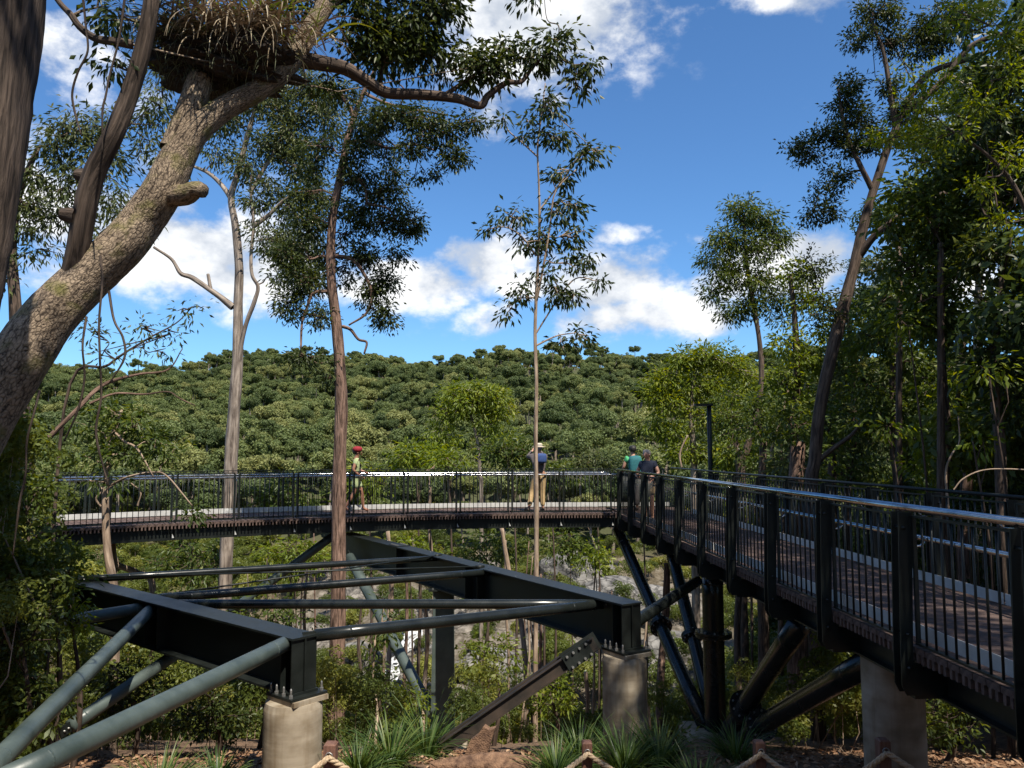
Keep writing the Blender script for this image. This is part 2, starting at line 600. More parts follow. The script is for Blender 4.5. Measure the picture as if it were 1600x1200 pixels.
def np_mesh(name, V, F, mat, tc=None, tint=None, smooth=False, extra=None):
    """V (n,3); F (m,k) array of equal size polygons or a list of such arrays"""
    me = bpy.data.meshes.new(name)
    V = np.asarray(V, dtype=np.float32)
    if not isinstance(F, list):
        F = [F]
    F = [np.asarray(f, dtype=np.int32) for f in F if len(f)]
    nl = sum(f.size for f in F)
    npoly = sum(len(f) for f in F)
    me.vertices.add(len(V))
    me.vertices.foreach_set('co', V.ravel())
    me.loops.add(nl)
    me.loops.foreach_set('vertex_index', np.concatenate([f.ravel() for f in F]))
    me.polygons.add(npoly)
    sizes = np.concatenate([np.full(len(f), f.shape[1], dtype=np.int32) for f in F])
    starts = np.concatenate([[0], np.cumsum(sizes)[:-1]]).astype(np.int32)
    me.polygons.foreach_set('loop_start', starts)
    if smooth:
        me.polygons.foreach_set('use_smooth', np.ones(npoly, dtype=bool))
    me.update(calc_edges=True)
    if tc is not None:
        a = me.attributes.new('tc', 'FLOAT_VECTOR', 'POINT')
        a.data.foreach_set('vector', np.asarray(tc, dtype=np.float32).ravel())
    if tint is not None:
        a = me.attributes.new('tint', 'FLOAT', 'POINT')
        a.data.foreach_set('value', np.asarray(tint, dtype=np.float32).ravel())
    if extra:
        for k, v in extra.items():
            a = me.attributes.new(k, 'FLOAT', 'POINT')
            a.data.foreach_set('value', np.asarray(v, dtype=np.float32).ravel())
    if mat is not None:
        me.materials.append(mat)
    return me


class MB:
    """collects boxes, prisms and tubes in world coordinates, builds one mesh object"""

    def __init__(self):
        self.v, self.f, self.tc, self.sm = [], [], [], []

    def add(self, vs, fs, tc=None, smooth=False):
        o = len(self.v)
        self.v += [tuple(p) for p in vs]
        self.f += [tuple(i + o for i in f) for f in fs]
        self.sm += [smooth] * len(fs)
        self.tc += [tuple(t) for t in (tc if tc is not None else vs)]
        return self

    def box(self, c, s, ax=None):
        """c centre, s full sizes, ax = (ex, ey, ez) unit axes"""
        ex, ey, ez = ax if ax else (Vector((1, 0, 0)), Vector((0, 1, 0)), Vector((0, 0, 1)))
        c = Vector(c)
        vs = []
        for k in (-.5, .5):
            for (i, j) in ((-.5, -.5), (.5, -.5), (.5, .5), (-.5, .5)):
                vs.append(c + ex * (i * s[0]) + ey * (j * s[1]) + ez * (k * s[2]))
        return self.add(vs, [(3, 2, 1, 0), (4, 5, 6, 7), (0, 1, 5, 4), (1, 2, 6, 5), (2, 3, 7, 6), (3, 0, 4, 7)])

    def prism(self, poly, d):
        """poly: list of world points (planar), extruded by vector d"""
        n = len(poly)
        d = Vector(d)
        vs = [Vector(p) for p in poly] + [Vector(p) + d for p in poly]
        fs = [tuple(range(n))[::-1], tuple(range(n, 2 * n))]
        for i in range(n):
            j = (i + 1) % n
            fs.append((i, j, n + j, n + i))
        return self.add(vs, fs)

    def tube(self, pts, rad, sides=10, cap=True, rough=0.0, seed=0):
        V, F, T = tube_arrays(pts, rad, sides, rough, seed)
        n = len(V) // sides
        fs = [tuple(f) for f in F]
        if cap:
            fs.append(tuple(range(sides))[::-1])
            fs.append(tuple((n - 1) * sides + i for i in range(sides)))
        return self.add(V, fs, T, True)

    def lathe(self, c, prof, sides=20, axis=None):
        """prof: list of (r, h) from bottom to top around axis through c"""
        ez = Vector(axis).normalized() if axis else Vector((0, 0, 1))
        ex = ez.orthogonal().normalized()
        ey = ez.cross(ex)
        c = Vector(c)
        vs, fs = [], []
        for (r, h) in prof:
            for i in range(sides):
                a = 2 * math.pi * i / sides
                vs.append(c + ez * h + (ex * math.cos(a) + ey * math.sin(a)) * r)
        for k in range(len(prof) - 1):
            for i in range(sides):
                j = (i + 1) % sides
                fs.append((k * sides + i, k * sides + j, (k + 1) * sides + j, (k + 1) * sides + i))
        fs.append(tuple(range(sides))[::-1])
        fs.append(tuple((len(prof) - 1) * sides + i for i in range(sides)))
        return self.add(vs, fs)

    def mesh(self, name, mat, origin):
        o = Vector(origin)
        me = bpy.data.meshes.new(name)
        me.from_pydata([(v[0] - o.x, v[1] - o.y, v[2] - o.z) for v in self.v], [], self.f)
        me.polygons.foreach_set('use_smooth', self.sm)
        a = me.attributes.new('tc', 'FLOAT_VECTOR', 'POINT')
        a.data.foreach_set('vector', np.array(self.tc, dtype=np.float32).ravel())
        me.materials.append(mat)
        me.update()
        return me

    def build(self, name, mat, parent=None, origin=None):
        if origin is None:
            if parent is not None:
                origin = WLOC[parent.name]
            else:
                a = np.array(self.v)
                origin = Vector(((a[:, 0].min() + a[:, 0].max()) / 2, (a[:, 1].min() + a[:, 1].max()) / 2, a[:, 2].min()))
        o = bpy.data.objects.new(name, self.mesh(name, mat, origin))
        return put(o, origin, parent)


def catmull(pts, per=6):
    pts = [np.array(p, dtype=float) for p in pts]
    if len(pts) < 3:
        per = max(2, per // 2)
    Q = [2 * pts[0] - pts[1]] + pts + [2 * pts[-1] - pts[-2]]
    out = []
    for i in range(1, len(Q) - 2):
        p0, p1, p2, p3 = Q[i - 1], Q[i], Q[i + 1], Q[i + 2]
        for k in range(per):
            t = k / per
            out.append(0.5 * ((2 * p1) + (-p0 + p2) * t + (2 * p0 - 5 * p1 + 4 * p2 - p3) * t * t + (-p0 + 3 * p1 - 3 * p2 + p3) * t ** 3))
    out.append(pts[-1])
    return np.array(out)


def tube_arrays(pts, rad, sides=10, rough=0.0, seed=0):
    pts = np.array([tuple(p) for p in pts], dtype=float)
    n = len(pts)
    rad = np.full(n, rad, dtype=float) if np.isscalar(rad) else np.array(rad, dtype=float)
    tan = np.gradient(pts, axis=0)
    tan /= np.linalg.norm(tan, axis=1)[:, None] + 1e-9
    ref = np.array([0.0, 1.0, 0.0]) if abs(tan[0][1]) < 0.8 else np.array([1.0, 0.0, 0.0])
    V, T = [], []
    s = np.concatenate([[0], np.cumsum(np.linalg.norm(np.diff(pts, axis=0), axis=1))])
    ang = np.arange(sides) * 2 * math.pi / sides
    rg = np.random.default_rng(seed + 17)
    ph = rg.uniform(0, 6.28, 8)
    u = ref
    off = rg.uniform(0, 50)
    for i in range(n):
        u = u - tan[i] * np.dot(u, tan[i])
        u /= np.linalg.norm(u) + 1e-9
        w = np.cross(tan[i], u)
        r = np.full(sides, rad[i])
        if rough > 0:
            r = r * (1 + rough * (0.5 * np.sin(3 * ang + ph[0] + s[i] * 1.1) + 0.5 * np.sin(5 * ang + ph[1] - s[i] * 1.7)
                                  + 0.35 * np.sin(2 * ang + ph[2] + s[i] * 3.3) + 0.4 * math.sin(s[i] * 4.1 + ph[3])
                                  + 0.35 * rg.uniform(-1, 1, sides)))
        V.append(pts[i] + np.outer(np.cos(ang) * r, u) + np.outer(np.sin(ang) * r, w))
        rr = max(rad.mean(), 0.02)
        T.append(np.stack([np.cos(ang) * rr + off, np.sin(ang) * rr, np.full(sides, s[i])], axis=1))
    V = np.concatenate(V)
    T = np.concatenate(T)
    i = np.arange(n - 1)[:, None] * sides
    j = np.arange(sides)[None, :]
    j2 = (j + 1) % sides
    F = np.stack([i + j, i + j2, i + sides + j2, i + sides + j], axis=-1).reshape(-1, 4)
    return V, F, T


def stem(name, pts, radii, mat, parent, sides=12, rough=0.06, seed=0, per=6, cap=False):
    """a trunk or branch along control points, one mesh"""
    pr = [tuple(p) + (r,) for p, r in zip(pts, radii)]
    c = catmull(pr, per)
    V, F, T = tube_arrays(c[:, :3], np.maximum(c[:, 3], 0.003), sides, rough, seed)
    V = np.vstack([V, c[0, :3], c[-1, :3]])
    T = np.vstack([T, T[:1], T[-1:]])
    n = len(c)
    k = np.arange(sides)
    top = np.stack([(n - 1) * sides + k, (n - 1) * sides + (k + 1) % sides, np.full(sides, n * sides + 1)], axis=1)
    org = WLOC[parent.name] if parent is not None else Vector(c[0, :3])
    me = np_mesh(name, V - np.array(org), [F, top], mat, tc=T, smooth=True)
    o = bpy.data.objects.new(name, me)
    put(o, org, parent)
    return o, c


def leaf_arrays(rng, cen, dirs, L, W, upbias=0.7):
    """kite shaped folded leaves: cen base points, dirs unit leaf axes"""
    n = len(cen)
    up = np.array([0, 0, 1.0])
    nb = up * upbias + rng.normal(0, 0.6, (n, 3))
    nb -= dirs * np.sum(nb * dirs, axis=1)[:, None]
    nb /= np.linalg.norm(nb, axis=1)[:, None] + 1e-9
    sd = np.cross(dirs, nb)
    l = (L * rng.uniform(0.65, 1.2, n))[:, None]
    w = (W * rng.uniform(0.7, 1.2, n))[:, None]
    b = cen
    mid = cen + dirs * l * 0.45 + nb * w * 0.22
    tip = cen + dirs * l - nb * w * 0.15
    V = np.stack([b, mid + sd * w * 0.5, tip, mid - sd * w * 0.5], axis=1).reshape(-1, 3)
    i = np.arange(n)[:, None] * 4
    F = np.concatenate([i + np.array([[0, 1, 2]]), i + np.array([[0, 2, 3]])])
    return V, F


def unit(a):
    return a / (np.linalg.norm(a, axis=-1, keepdims=True) + 1e-9)


def tuft_leaves(rng, tufts, outs, m, tr, L, W, droop):
    """m leaves about every tuft point"""
    nt = len(tufts)
    off = unit(rng.normal(0, 1, (nt, m, 3))) * (rng.uniform(0.1, 1.0, (nt, m, 1)) * tr)
    off[..., 2] *= 0.75
    cen = (tufts[:, None, :] + off).reshape(-1, 3)
    d = unit(off) * 0.8 + outs[:, None, :] * 0.35 + rng.normal(0, 0.35, (nt, m, 3))
    d[..., 2] -= droop
    d = unit(d).reshape(-1, 3)
    V, F = leaf_arrays(rng, cen, d, L, W)
    t = np.clip(rng.beta(2, 3, (nt, 1)) * 0.55 + rng.beta(2, 2.6, (nt, m)) * 0.5, 0, 1)
    tint = np.repeat(t.reshape(-1), 4)
    return V, F, tint


def cl(px, py, Y, rx, ry, dens=1.0):
    c = P(px, py, Y)
    k = Y / FPX
    return (c, (rx * k, (rx + ry) * 0.5 * k, ry * k), dens)


def make_crown(root, clusters, skel, L=0.10, W=0.034, droop=0.5, cover=2.4, mat=None, bark=None, seed=0, m=26, tr=None,
               limb_r=0.03, twig=0.5, shell=0.45, autolimb=True):
    """crown of leaf tufts in ellipsoid clusters, with limbs from the skeleton and twigs to the tufts"""
    rng = np.random.default_rng(seed + 1000)
    org = np.array(WLOC[root.name])
    tr = tr or L * 2.3
    allT, allO, allD = [], [], []
    tw = MB()
    twV, twF, twT, nv = [], [], [], 0
    for ci, (c, R, dens) in enumerate(clusters):
        c = np.array(c)
        R = np.array(R)
        area = math.pi * R[0] * R[2]
        nt = max(3, int(1.8 * cover * dens * area / (0.5 * L * W) / m))
        q = unit(rng.normal(0, 1, (nt, 3))) * (rng.uniform(0, 1, (nt, 1)) ** shell)
        # lumpy outline
        q *= (1 + 0.28 * np.sin(q[:, :1] * 5.1 + ci) * np.cos(q[:, 2:] * 4.3 + ci * 1.7))
        T = c + q * R
        allT.append(T)
        allO.append(unit(q))
        path = None
        if skel is not None and len(skel):
            d = np.linalg.norm(skel[:, :3] - c, axis=1) + np.maximum(0, skel[:, 2] - c[2]) * 0.25
            k = int(np.argmin(d))
            a = skel[k, :3]
            dist = np.linalg.norm(a - c)
            if autolimb and dist > 0.35 * R.mean():
                mid = (a + c) / 2 + np.array([rng.normal(0, .08), rng.normal(0, .08), rng.uniform(-.12, .14)]) * dist
                q1 = a * .7 + c * .3 + np.array([rng.normal(0, .07), rng.normal(0, .05), rng.uniform(-.10, .10)]) * dist
                end = c + (c - a) * 0.25 * R.mean() / max(dist, .01)
                r0 = min(skel[k, 3] * 0.6, limb_r * (0.5 + dist * 0.35))
                r0 = max(r0, 0.008)
                o, cc = stem('branch', [a, q1, mid, c, end], [r0, r0 * .85, r0 * 0.65, r0 * 0.4, r0 * 0.2], bark, root, sides=6, rough=0.12, seed=seed + ci, per=5)
                path = cc[len(cc) // 3:, :3]
                skel = np.vstack([skel, cc[::3]])
            else:
                path = skel[max(0, k - 2):k + 3, :3]
        if path is not None:
            for t in T[rng.uniform(0, 1, nt) < twig]:
                a = path[rng.integers(len(path))]
                mid = (a + t) / 2 + rng.normal(0, .07, 3) * np.linalg.norm(t - a)
                V, F, TT = tube_arrays(np.array([a, mid, t]), np.array([.011, .008, .004]) * (0.5 + L * 6), 3)
                twV.append(V)
                twF.append(F + nv)
                twT.append(TT)
                nv += len(V)
    T = np.concatenate(allT)
    O = np.concatenate(allO)
    V, F, tint = tuft_leaves(rng, T, O, m, tr, L, W, droop)
    me = np_mesh('crown', V - org, F, mat, tint=tint)
    o = bpy.data.objects.new('crown', me)
    put(o, org, root)
    if twV:
        me = np_mesh('twigs', np.concatenate(twV) - org, np.concatenate(twF), bark, tc=np.concatenate(twT), smooth=True)
        put(bpy.data.objects.new('twigs', me), org, root)['kind'] = 'stuff'
    return o


def tree(name, label, cat, trunk, radii, limbs=(), clusters=(), bark=None, leaf=None, seed=0, sides=14, rough=0.07, group=None, limb_bark={}, **kw):
    root = empty(name, trunk[0], label, cat, group)
    o, c = stem('trunk', trunk, radii, bark, root, sides=sides, rough=rough, seed=seed)
    sk = [c]
    for i, (pts, r0, r1) in enumerate(limbs):
        n = len(pts)
        o, cc = stem('branch', pts, [r0 + (r1 - r0) * k / (n - 1) for k in range(n)], limb_bark.get(i, bark), root, sides=8, rough=rough * 1.3, seed=seed + 40 + i)
        sk.append(cc)
    if clusters:
        make_crown(root, clusters, np.vstack(sk), mat=leaf, bark=kw.pop('twig_bark', bark), seed=seed, **kw)
    return root


def px(*a):
    return [P(*p) for p in a]


# ------------------------------------------------------------------ terrain
HY = [-60, 2.2, 5.2, 9.5, 12, 16, 25, 40, 52, 60, 78, 110, 300, 345, 430, 900]
HZ = [0.3, -0.02, -1.75, -2.15, -3.0, -4.2, -8, -15, -17, -14.5, -9.0, -3.0, 28.8, 30, 20, -20]


def sstep(a, b, x):
    t = np.clip((x - a) / (b - a), 0, 1)
    return t * t * (3 - 2 * t)


def height(x, y):
    x = np.asarray(x, dtype=float)
    y = np.asarray(y, dtype=float)
    z = np.interp(y, HY, HZ)
    # ground stays high on the forest side (right) and on the left bank near the camera
    r = sstep(5, 13, x - 0.10 * np.clip(y, 0, 60)) * (1 - sstep(30, 75, y))
    z = z + r * np.maximum(-2.0 + 0.06 * (x - 5) - z, 0) * 0.8
    l = sstep(4, 10, -x - 0.35 * np.clip(y - 8, 0, 60)) * (1 - sstep(26, 60, y))
    z = z + l * np.maximum(-2.3 - z, 0) * 0.8
    # gentle lumps, growing with distance
    k = 0.05 + np.clip(y - 8, 0, 80) * 0.006 + np.clip(y - 80, 0, 300) * 0.009
    z = z + k * (np.sin(x * 0.9 + y * 0.37) * 0.4 + np.sin(x * 0.31 - y * 0.53 + 1.3) * 0.6 + np.sin(x * 0.057 + y * 0.041 + 0.6) * 1.2 + np.sin(x * 1.9 - y * 1.3) * 0.25)
    z = z - sstep(60, 220, -x) * sstep(150, 300, y) * 5
    return z


def rockmask(x, y):
    a = sstep(46, 54, y) * (1 - sstep(74, 84, y)) * sstep(-26, -14, x) * (1 - sstep(12, 26, x))
    n = 0.5 + 0.5 * np.sin(x * 0.45 + y * 0.2) * np.sin(y * 0.4 - x * 0.17 + 2)
    return np.clip(a * (0.55 + 0.6 * n), 0, 1)


def make_ground():
    ys = np.concatenate([np.linspace(-60, -2, 14), np.linspace(-1.5, 30, 120), np.linspace(30.6, 90, 90), np.linspace(92, 430, 90), np.linspace(450, 900, 12)])
    nx = 150
    us = np.linspace(-1, 1, nx)
    us = np.sign(us) * (np.abs(us) ** 1.5)
    X = us[None, :] * (30 + np.clip(ys, 0, 900)[:, None] * 1.1)
    Yg = np.repeat(ys[:, None], nx, axis=1)
    Z = height(X, Yg)
    R = rockmask(X, Yg)
    # craggy steps on the bare rock
    cr = np.abs(np.sin(X * 0.55 + 0.6 * np.sin(Yg * 0.8))) * 0.9 + np.abs(np.sin(Yg * 0.9 + X * 0.35)) * 0.8 + np.abs(np.sin(X * 1.7 - Yg * 1.1)) * .4
    Z = Z + R * (cr - 0.9) * 1.1
    rg = np.random.default_rng(3)
    Z += rg.normal(0, 1, Z.shape) * np.where(Yg < 30, 0.018, 0.0)
    V = np.stack([X, Yg, Z], axis=-1).reshape(-1, 3)
    i = np.arange(len(ys) - 1)[:, None] * nx
    j = np.arange(nx - 1)[None, :]
    F = np.stack([i + j, i + j + 1, i + nx + j + 1, i + nx + j], axis=-1).reshape(-1, 4)
    me = np_mesh('ground', V, F, groundm, smooth=True, extra={'rock': R.reshape(-1), 'herb': (sstep(14, 30, Yg) * .7 + sstep(76, 90, Yg) * .25).reshape(-1) * (1 - R.reshape(-1))})
    o = bpy.data.objects.new('ground', me)
    put(o, (0, 0, 0))
    tag(o, kind='structure')
    # concrete edge of the path beside the camera
    mb = MB()
    mb.prism([(2.0, 3.55, 0.02), (4.6, 4.2, 0.02), (5.2, 0.0, 0.02), (1.4, -4, 0.02), (-2.4, -4, 0.02), (-1.5, 1.3, 0.02), (0.2, 1.9, 0.02)], (0, 0, -0.25))
    p = mb.build('path', pathm)
    tag(p, kind='structure')


make_ground()


# ------------------------------------------------------------------ instanced masses (hill forest, undergrowth)
PROTO = bpy.data.collections.new('foliage_prototypes')   # not linked to the scene


def lobed_crown(seed, R, n, L, W, mat, nl=9, flat=0.7, trunk=None, up=0.9, droop=0.0, lr0=.32, lr1=.55, fuzz=.75):
    rng = np.random.default_rng(seed)
    lc = unit(rng.normal(0, 1, (nl, 3))) * rng.uniform(0.35, 0.75, (nl, 1)) * R
    lc[:, 2] = np.abs(lc[:, 2]) * flat
    lc[0] = (0, 0, R * 0.25)
    lr = rng.uniform(lr0, lr1, nl) * R
    k = rng.integers(0, nl, n)
    d = unit(rng.normal(0, 1, (n, 3)) + np.array([0, 0, 0.35]))
    cen = lc[k] + d * (lr[k] * rng.uniform(fuzz, 1.08, n))[:, None]
    cen[:, 2] *= 0.85
    ax = unit(np.cross(d, rng.normal(0, 1, (n, 3))) + d * 0.35 + np.array([0, 0, -droop]))
    nb = unit(d * up + rng.normal(0, 0.4, (n, 3)))
    nb = unit(nb - ax * np.sum(nb * ax, axis=1)[:, None])
    sd = np.cross(ax, nb)
    l = (L * rng.uniform(0.6, 1.3, n))[:, None]
    w = (W * rng.uniform(0.6, 1.3, n))[:, None]
    V = np.stack([cen - ax * l * .5, cen + sd * w * .5, cen + ax * l * .5, cen - sd * w * .5], axis=1).reshape(-1, 3)
    i = np.arange(n)[:, None] * 4
    F = np.concatenate([i + np.array([[0, 1, 2]]), i + np.array([[0, 2, 3]])])
    tl = rng.uniform(0, 1, nl)
    tint = np.repeat(np.clip(tl[k] * 0.5 + rng.beta(2, 2, n) * 0.5, 0, 1), 4)
    me = np_mesh('foliage', V, F, mat, tint=tint)
    return me


def add_trunk(me, h, r, mat, seed, lean=0.1):
    """a pale stem under a prototype crown, joined into its mesh"""
    rng = np.random.default_rng(seed)
    bm = bmesh.new()
    bm.from_mesh(me)
    t = bm.verts.layers.float_vector.get('tc') or bm.verts.layers.float_vector.new('tc')
    V, F, T = tube_arrays([(lean * h * rng.normal(), lean * h * rng.normal(), -h), (0.02 * h, 0, -h * .5), (0, 0, 0.1 * h)], [r, r * .8, r * .5], 5)
    vs = [bm.verts.new(v) for v in V]
    for v, tt in zip(vs, T):
        v[t] = tt
    for f in F:
        nf = bm.faces.new([vs[i] for i in f])
        nf.material_index = 1
        nf.smooth = True
    bm.to_mesh(me)
    bm.free()
    me.materials.append(mat)


def proto_coll(name, meshes):
    c = bpy.data.collections.new(name)
    for i, me in enumerate(meshes):
        c.objects.link(bpy.data.objects.new('%s_%02d' % (name, i), me))
    return c


def scatter(name, pts, coll, smin, smax, label, cat, seed=0, tilt=0.12):
    me = bpy.data.meshes.new(name)
    me.from_pydata([tuple(p) for p in pts], [], [])
    o = bpy.data.objects.new(name, me)
    put(o, (0, 0, 0))
    tag(o, label, cat, kind='stuff')
    ng = bpy.data.node_groups.new(name + '_scatter', 'GeometryNodeTree')
    ng.interface.new_socket('Geometry', in_out='INPUT', socket_type='NodeSocketGeometry')
    ng.interface.new_socket('Geometry', in_out='OUTPUT', socket_type='NodeSocketGeometry')
    N, L = ng.nodes.new, ng.links.new
    gi, go = N('NodeGroupInput'), N('NodeGroupOutput')
    ci = N('GeometryNodeCollectionInfo')
    ci.inputs['Collection'].default_value = coll
    ci.inputs['Separate Children'].default_value = True
    ci.inputs['Reset Children'].default_value = True
    ip = N('GeometryNodeInstanceOnPoints')
    ip.inputs['Pick Instance'].default_value = True
    ri = N('FunctionNodeRandomValue')
    ri.data_type = 'INT'
    ri.inputs[4].default_value = 0
    ri.inputs[5].default_value = max(0, len(coll.objects) - 1)
    ri.inputs['Seed'].default_value = seed
    rr = N('FunctionNodeRandomValue')
    rr.data_type = 'FLOAT_VECTOR'
    rr.inputs[0].default_value = (-tilt, -tilt, 0)
    rr.inputs[1].default_value = (tilt, tilt, 6.283)
    rr.inputs['Seed'].default_value = seed + 1
    rs = N('FunctionNodeRandomValue')
    rs.data_type = 'FLOAT'
    rs.inputs[2].default_value = smin
    rs.inputs[3].default_value = smax
    rs.inputs['Seed'].default_value = seed + 2
    L(gi.outputs[0], ip.inputs['Points'])
    L(ci.outputs[0], ip.inputs['Instance'])
    L(ri.outputs[2], ip.inputs['Instance Index'])
    L(rr.outputs[0], ip.inputs['Rotation'])
    L(rs.outputs[1], ip.inputs['Scale'])
    L(ip.outputs[0], go.inputs[0])
    md = o.modifiers.new('scatter', 'NODES')
    md.node_group = ng
    return o


def hill_forest():
    rng = np.random.default_rng(11)
    ms = []
    for i in range(10):
        if i % 2:
            me = lobed_crown(50 + i, 4.6, 12000, 0.42, 0.22, lf_far, nl=int(rng.integers(18, 28)), flat=0.8, lr0=.15, lr1=.36, up=.60, fuzz=.45)
        else:
            me = lobed_crown(50 + i, 4.8, 11000, 0.42, 0.20, lf_far, nl=int(rng.integers(34, 46)), flat=1.0, lr0=.08, lr1=.22, up=.55, fuzz=.3)
        add_trunk(me, 9, 0.28, bark_pale, i)
        ms.append(me)
    c = proto_coll('hill_crown', ms)
    pts = []
    y = 82.0
    while y < 352:
        sp = 3.9 + 0.004 * y
        x = -0.78 * y - 14
        while x < 0.78 * y + 14:
            xx, yy = x + rng.normal(0, sp * .3), y + rng.normal(0, sp * .3)
            pts.append((xx, yy, float(height(xx, yy)) + (rng.uniform(3.0, 6.8) if y < 270 else rng.uniform(2.5, 8.6))))
            x += sp
        y += sp * 0.95
    scatter('hillside_forest', pts, c, 0.30, 1.00, 'dense green eucalypt forest covering the hillside across the gorge', 'forest', 5)
    # a ragged skyline of emergent crowns
    ms = []
    for i in range(4):
        me = lobed_crown(150 + i, 2.8, 1500, 0.42, 0.22, lf_far, nl=10, flat=1.1, lr0=.14, lr1=.3)
        add_trunk(me, 10, 0.30, bark_brown, i + 20)
        ms.append(me)
    c2 = proto_coll('emergent_crown', ms)
    pts = []
    for k in range(260):
        yy = rng.uniform(290, 350)
        xx = rng.uniform(-0.75, 0.75) * yy
        pts.append((xx, yy, float(height(xx, yy)) + rng.uniform(4.5, 7.6)))
    scatter('skyline_trees', pts, c2, 0.5, 1.25, 'ragged line of taller thin trees along the hill skyline', 'forest', 8)


def undergrowth():
    rng = np.random.default_rng(23)
    ms = []
    for i in range(6):
        me = lobed_crown(80 + i, 1.0, 1500, 0.15, 0.062, lf_under, nl=8, flat=0.9, up=0.5, droop=.3)
        add_trunk(me, 1.6, 0.025, bark_tan, 60 + i, 0.2)
        ms.append(me)
    c = proto_coll('gorge_bush', ms)
    nm = []
    for i in range(6):
        me = lobed_crown(280 + i, 0.75, 1100, 0.085, 0.036, lf_under, nl=9, flat=1.3, up=0.4, droop=.3, lr0=.2, lr1=.4)
        add_trunk(me, 1.6, 0.012, bark_tan, 160 + i, 0.2)
        nm.append(me)
    cn = proto_coll('slope_bush', nm)
    pts = []
    near = []
    for k in range(5200):
        yy = 11.5 + 68 * rng.uniform() ** 1.35
        xx = rng.uniform(-0.75, 0.62) * (yy + 3)
        if float(rockmask(xx, yy)) > 0.25 and rng.uniform() < 0.62:
            continue
        # keep the columns and the trunks beneath the walkway clear
        if yy < 17 and -2.6 < xx < 2.6 and rng.uniform() < 0.75:
            continue
        if rng.uniform() > (0.30 if yy < 32 else 0.85):
            continue
        if 10.5 < yy < 16.5 and 1.2 < xx < 4.4:
            continue
        if yy < 50 and -.16 * yy < xx < .2 * yy and rng.uniform() < .45:
            continue
        if yy < 24:
            near.append((xx, yy, float(height(xx, yy)) + rng.uniform(0.1, 1.3)))
            continue
        pts.append((xx, yy, float(height(xx, yy)) + rng.uniform(0.2, 1.1 + min(yy, 50) * 0.03)))
    for k in range(500):
        yy = rng.uniform(72, 96)
        xx = rng.uniform(-0.7, 0.7) * yy
        pts.append((xx, yy, float(height(xx, yy)) + rng.uniform(0.5, 2)))
    scatter('undergrowth', pts, c, 0.55, 1.5, 'tangled green undergrowth filling the gorge slope below the walkway', 'undergrowth', 31)
    scatter('slope_undergrowth', near, cn, 0.4, 1.0, 'small leaved bushes scattered on the near slope under the steel frame', 'undergrowth', 33)
    # dense forest wall on the right and on the left bank
    ms = []
    for i in range(6):
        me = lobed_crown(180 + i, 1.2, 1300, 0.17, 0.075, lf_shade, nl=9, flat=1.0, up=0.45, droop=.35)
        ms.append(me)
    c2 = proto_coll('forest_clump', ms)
    pts = []
    for k in range(1500):
        yy = rng.uniform(9, 42)
        x0 = 6.0 + 0.13 * yy
        xx = x0 + rng.uniform(0, 1) ** 0.8 * (3 + yy * 0.75)
        zg = float(height(xx, yy))
        u = (xx / yy - 0.30) / 0.3
        top = 1.0 + 9.0 * min(max(u, 0.0), 1.2) ** 0.9 * (yy / 16)
        if rng.uniform() < 0.5:
            z = zg + rng.uniform(0.2, 4.0)
        else:
            z = zg + rng.uniform(1.0, top + 3.0)
        pts.append((xx, yy, z))
    for k in range(420):  # unseen clumps behind the camera, added to block blue sky light
        yy = rng.uniform(-16, -8)
        xx = rng.uniform(-18, 18)
        pts.append((xx, yy, rng.uniform(.3, 12)))
    for k in range(160):
        yy = rng.uniform(-8, 4)
        xx = rng.choice([-1, 1]) * rng.uniform(9, 14)
        pts.append((xx, yy, rng.uniform(.3, 8)))
    left = []
    for k in range(420):
        yy = rng.uniform(7.5, 15)
        xx = -yy * rng.uniform(0.56, 0.95) - 0.4
        left.append((xx, yy, float(height(xx, yy)) + rng.uniform(0.1, 3.6)))
    scatter('forest_thicket', pts, c2, 0.45, 1.15, 'dark tangled rainforest foliage closing in behind the right walkway, with unseen added foliage behind the viewpoint', 'thicket', 77)
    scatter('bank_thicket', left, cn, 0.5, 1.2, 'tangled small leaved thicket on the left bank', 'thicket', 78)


hill_forest()
undergrowth()

# ------------------------------------------------------------------ walkways
XA, YA = 3.33, 4.75          # near end of the straight walkway, left edge
XB, YB = 2.76, 20.0
DIRW = Vector((XB - XA, YB - YA, 0)).normalized()
NRM = Vector((DIRW.y, -DIRW.x, 0))      # to the right
WW = 1.68                     # clear width
CC = Vector((2.36, 2.45, 0))  # centre of the curved walkway
RI = 17.6
RO = 19.62
UP = Vector((0, 0, 1))


def W1(s, t, z=0.0):
    return Vector((XA, YA, 0)) + DIRW * s + NRM * t + UP * z


def WC(a, r, z=0.0):
    return CC + Vector((math.sin(a), math.cos(a), 0)) * r + UP * z


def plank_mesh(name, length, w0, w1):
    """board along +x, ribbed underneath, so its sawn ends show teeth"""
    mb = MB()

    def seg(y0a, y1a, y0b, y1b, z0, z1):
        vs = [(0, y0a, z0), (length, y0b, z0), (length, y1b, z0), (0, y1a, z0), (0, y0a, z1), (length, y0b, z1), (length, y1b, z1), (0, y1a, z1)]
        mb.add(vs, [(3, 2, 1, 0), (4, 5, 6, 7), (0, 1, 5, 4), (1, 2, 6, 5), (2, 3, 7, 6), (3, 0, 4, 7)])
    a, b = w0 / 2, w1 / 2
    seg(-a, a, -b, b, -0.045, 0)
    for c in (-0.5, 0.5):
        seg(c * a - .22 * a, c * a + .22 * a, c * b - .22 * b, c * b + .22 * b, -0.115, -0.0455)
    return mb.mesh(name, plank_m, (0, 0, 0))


BAL = {}


def baluster_mesh(h, r):
    k = (round(h, 3), r)
    if k not in BAL:
        mb = MB()
        mb.tube([(0, 0, 0), (0, 0, h)], r, 6)
        BAL[k] = mb.mesh('baluster', steel, (0, 0, 0))
    return BAL[k]


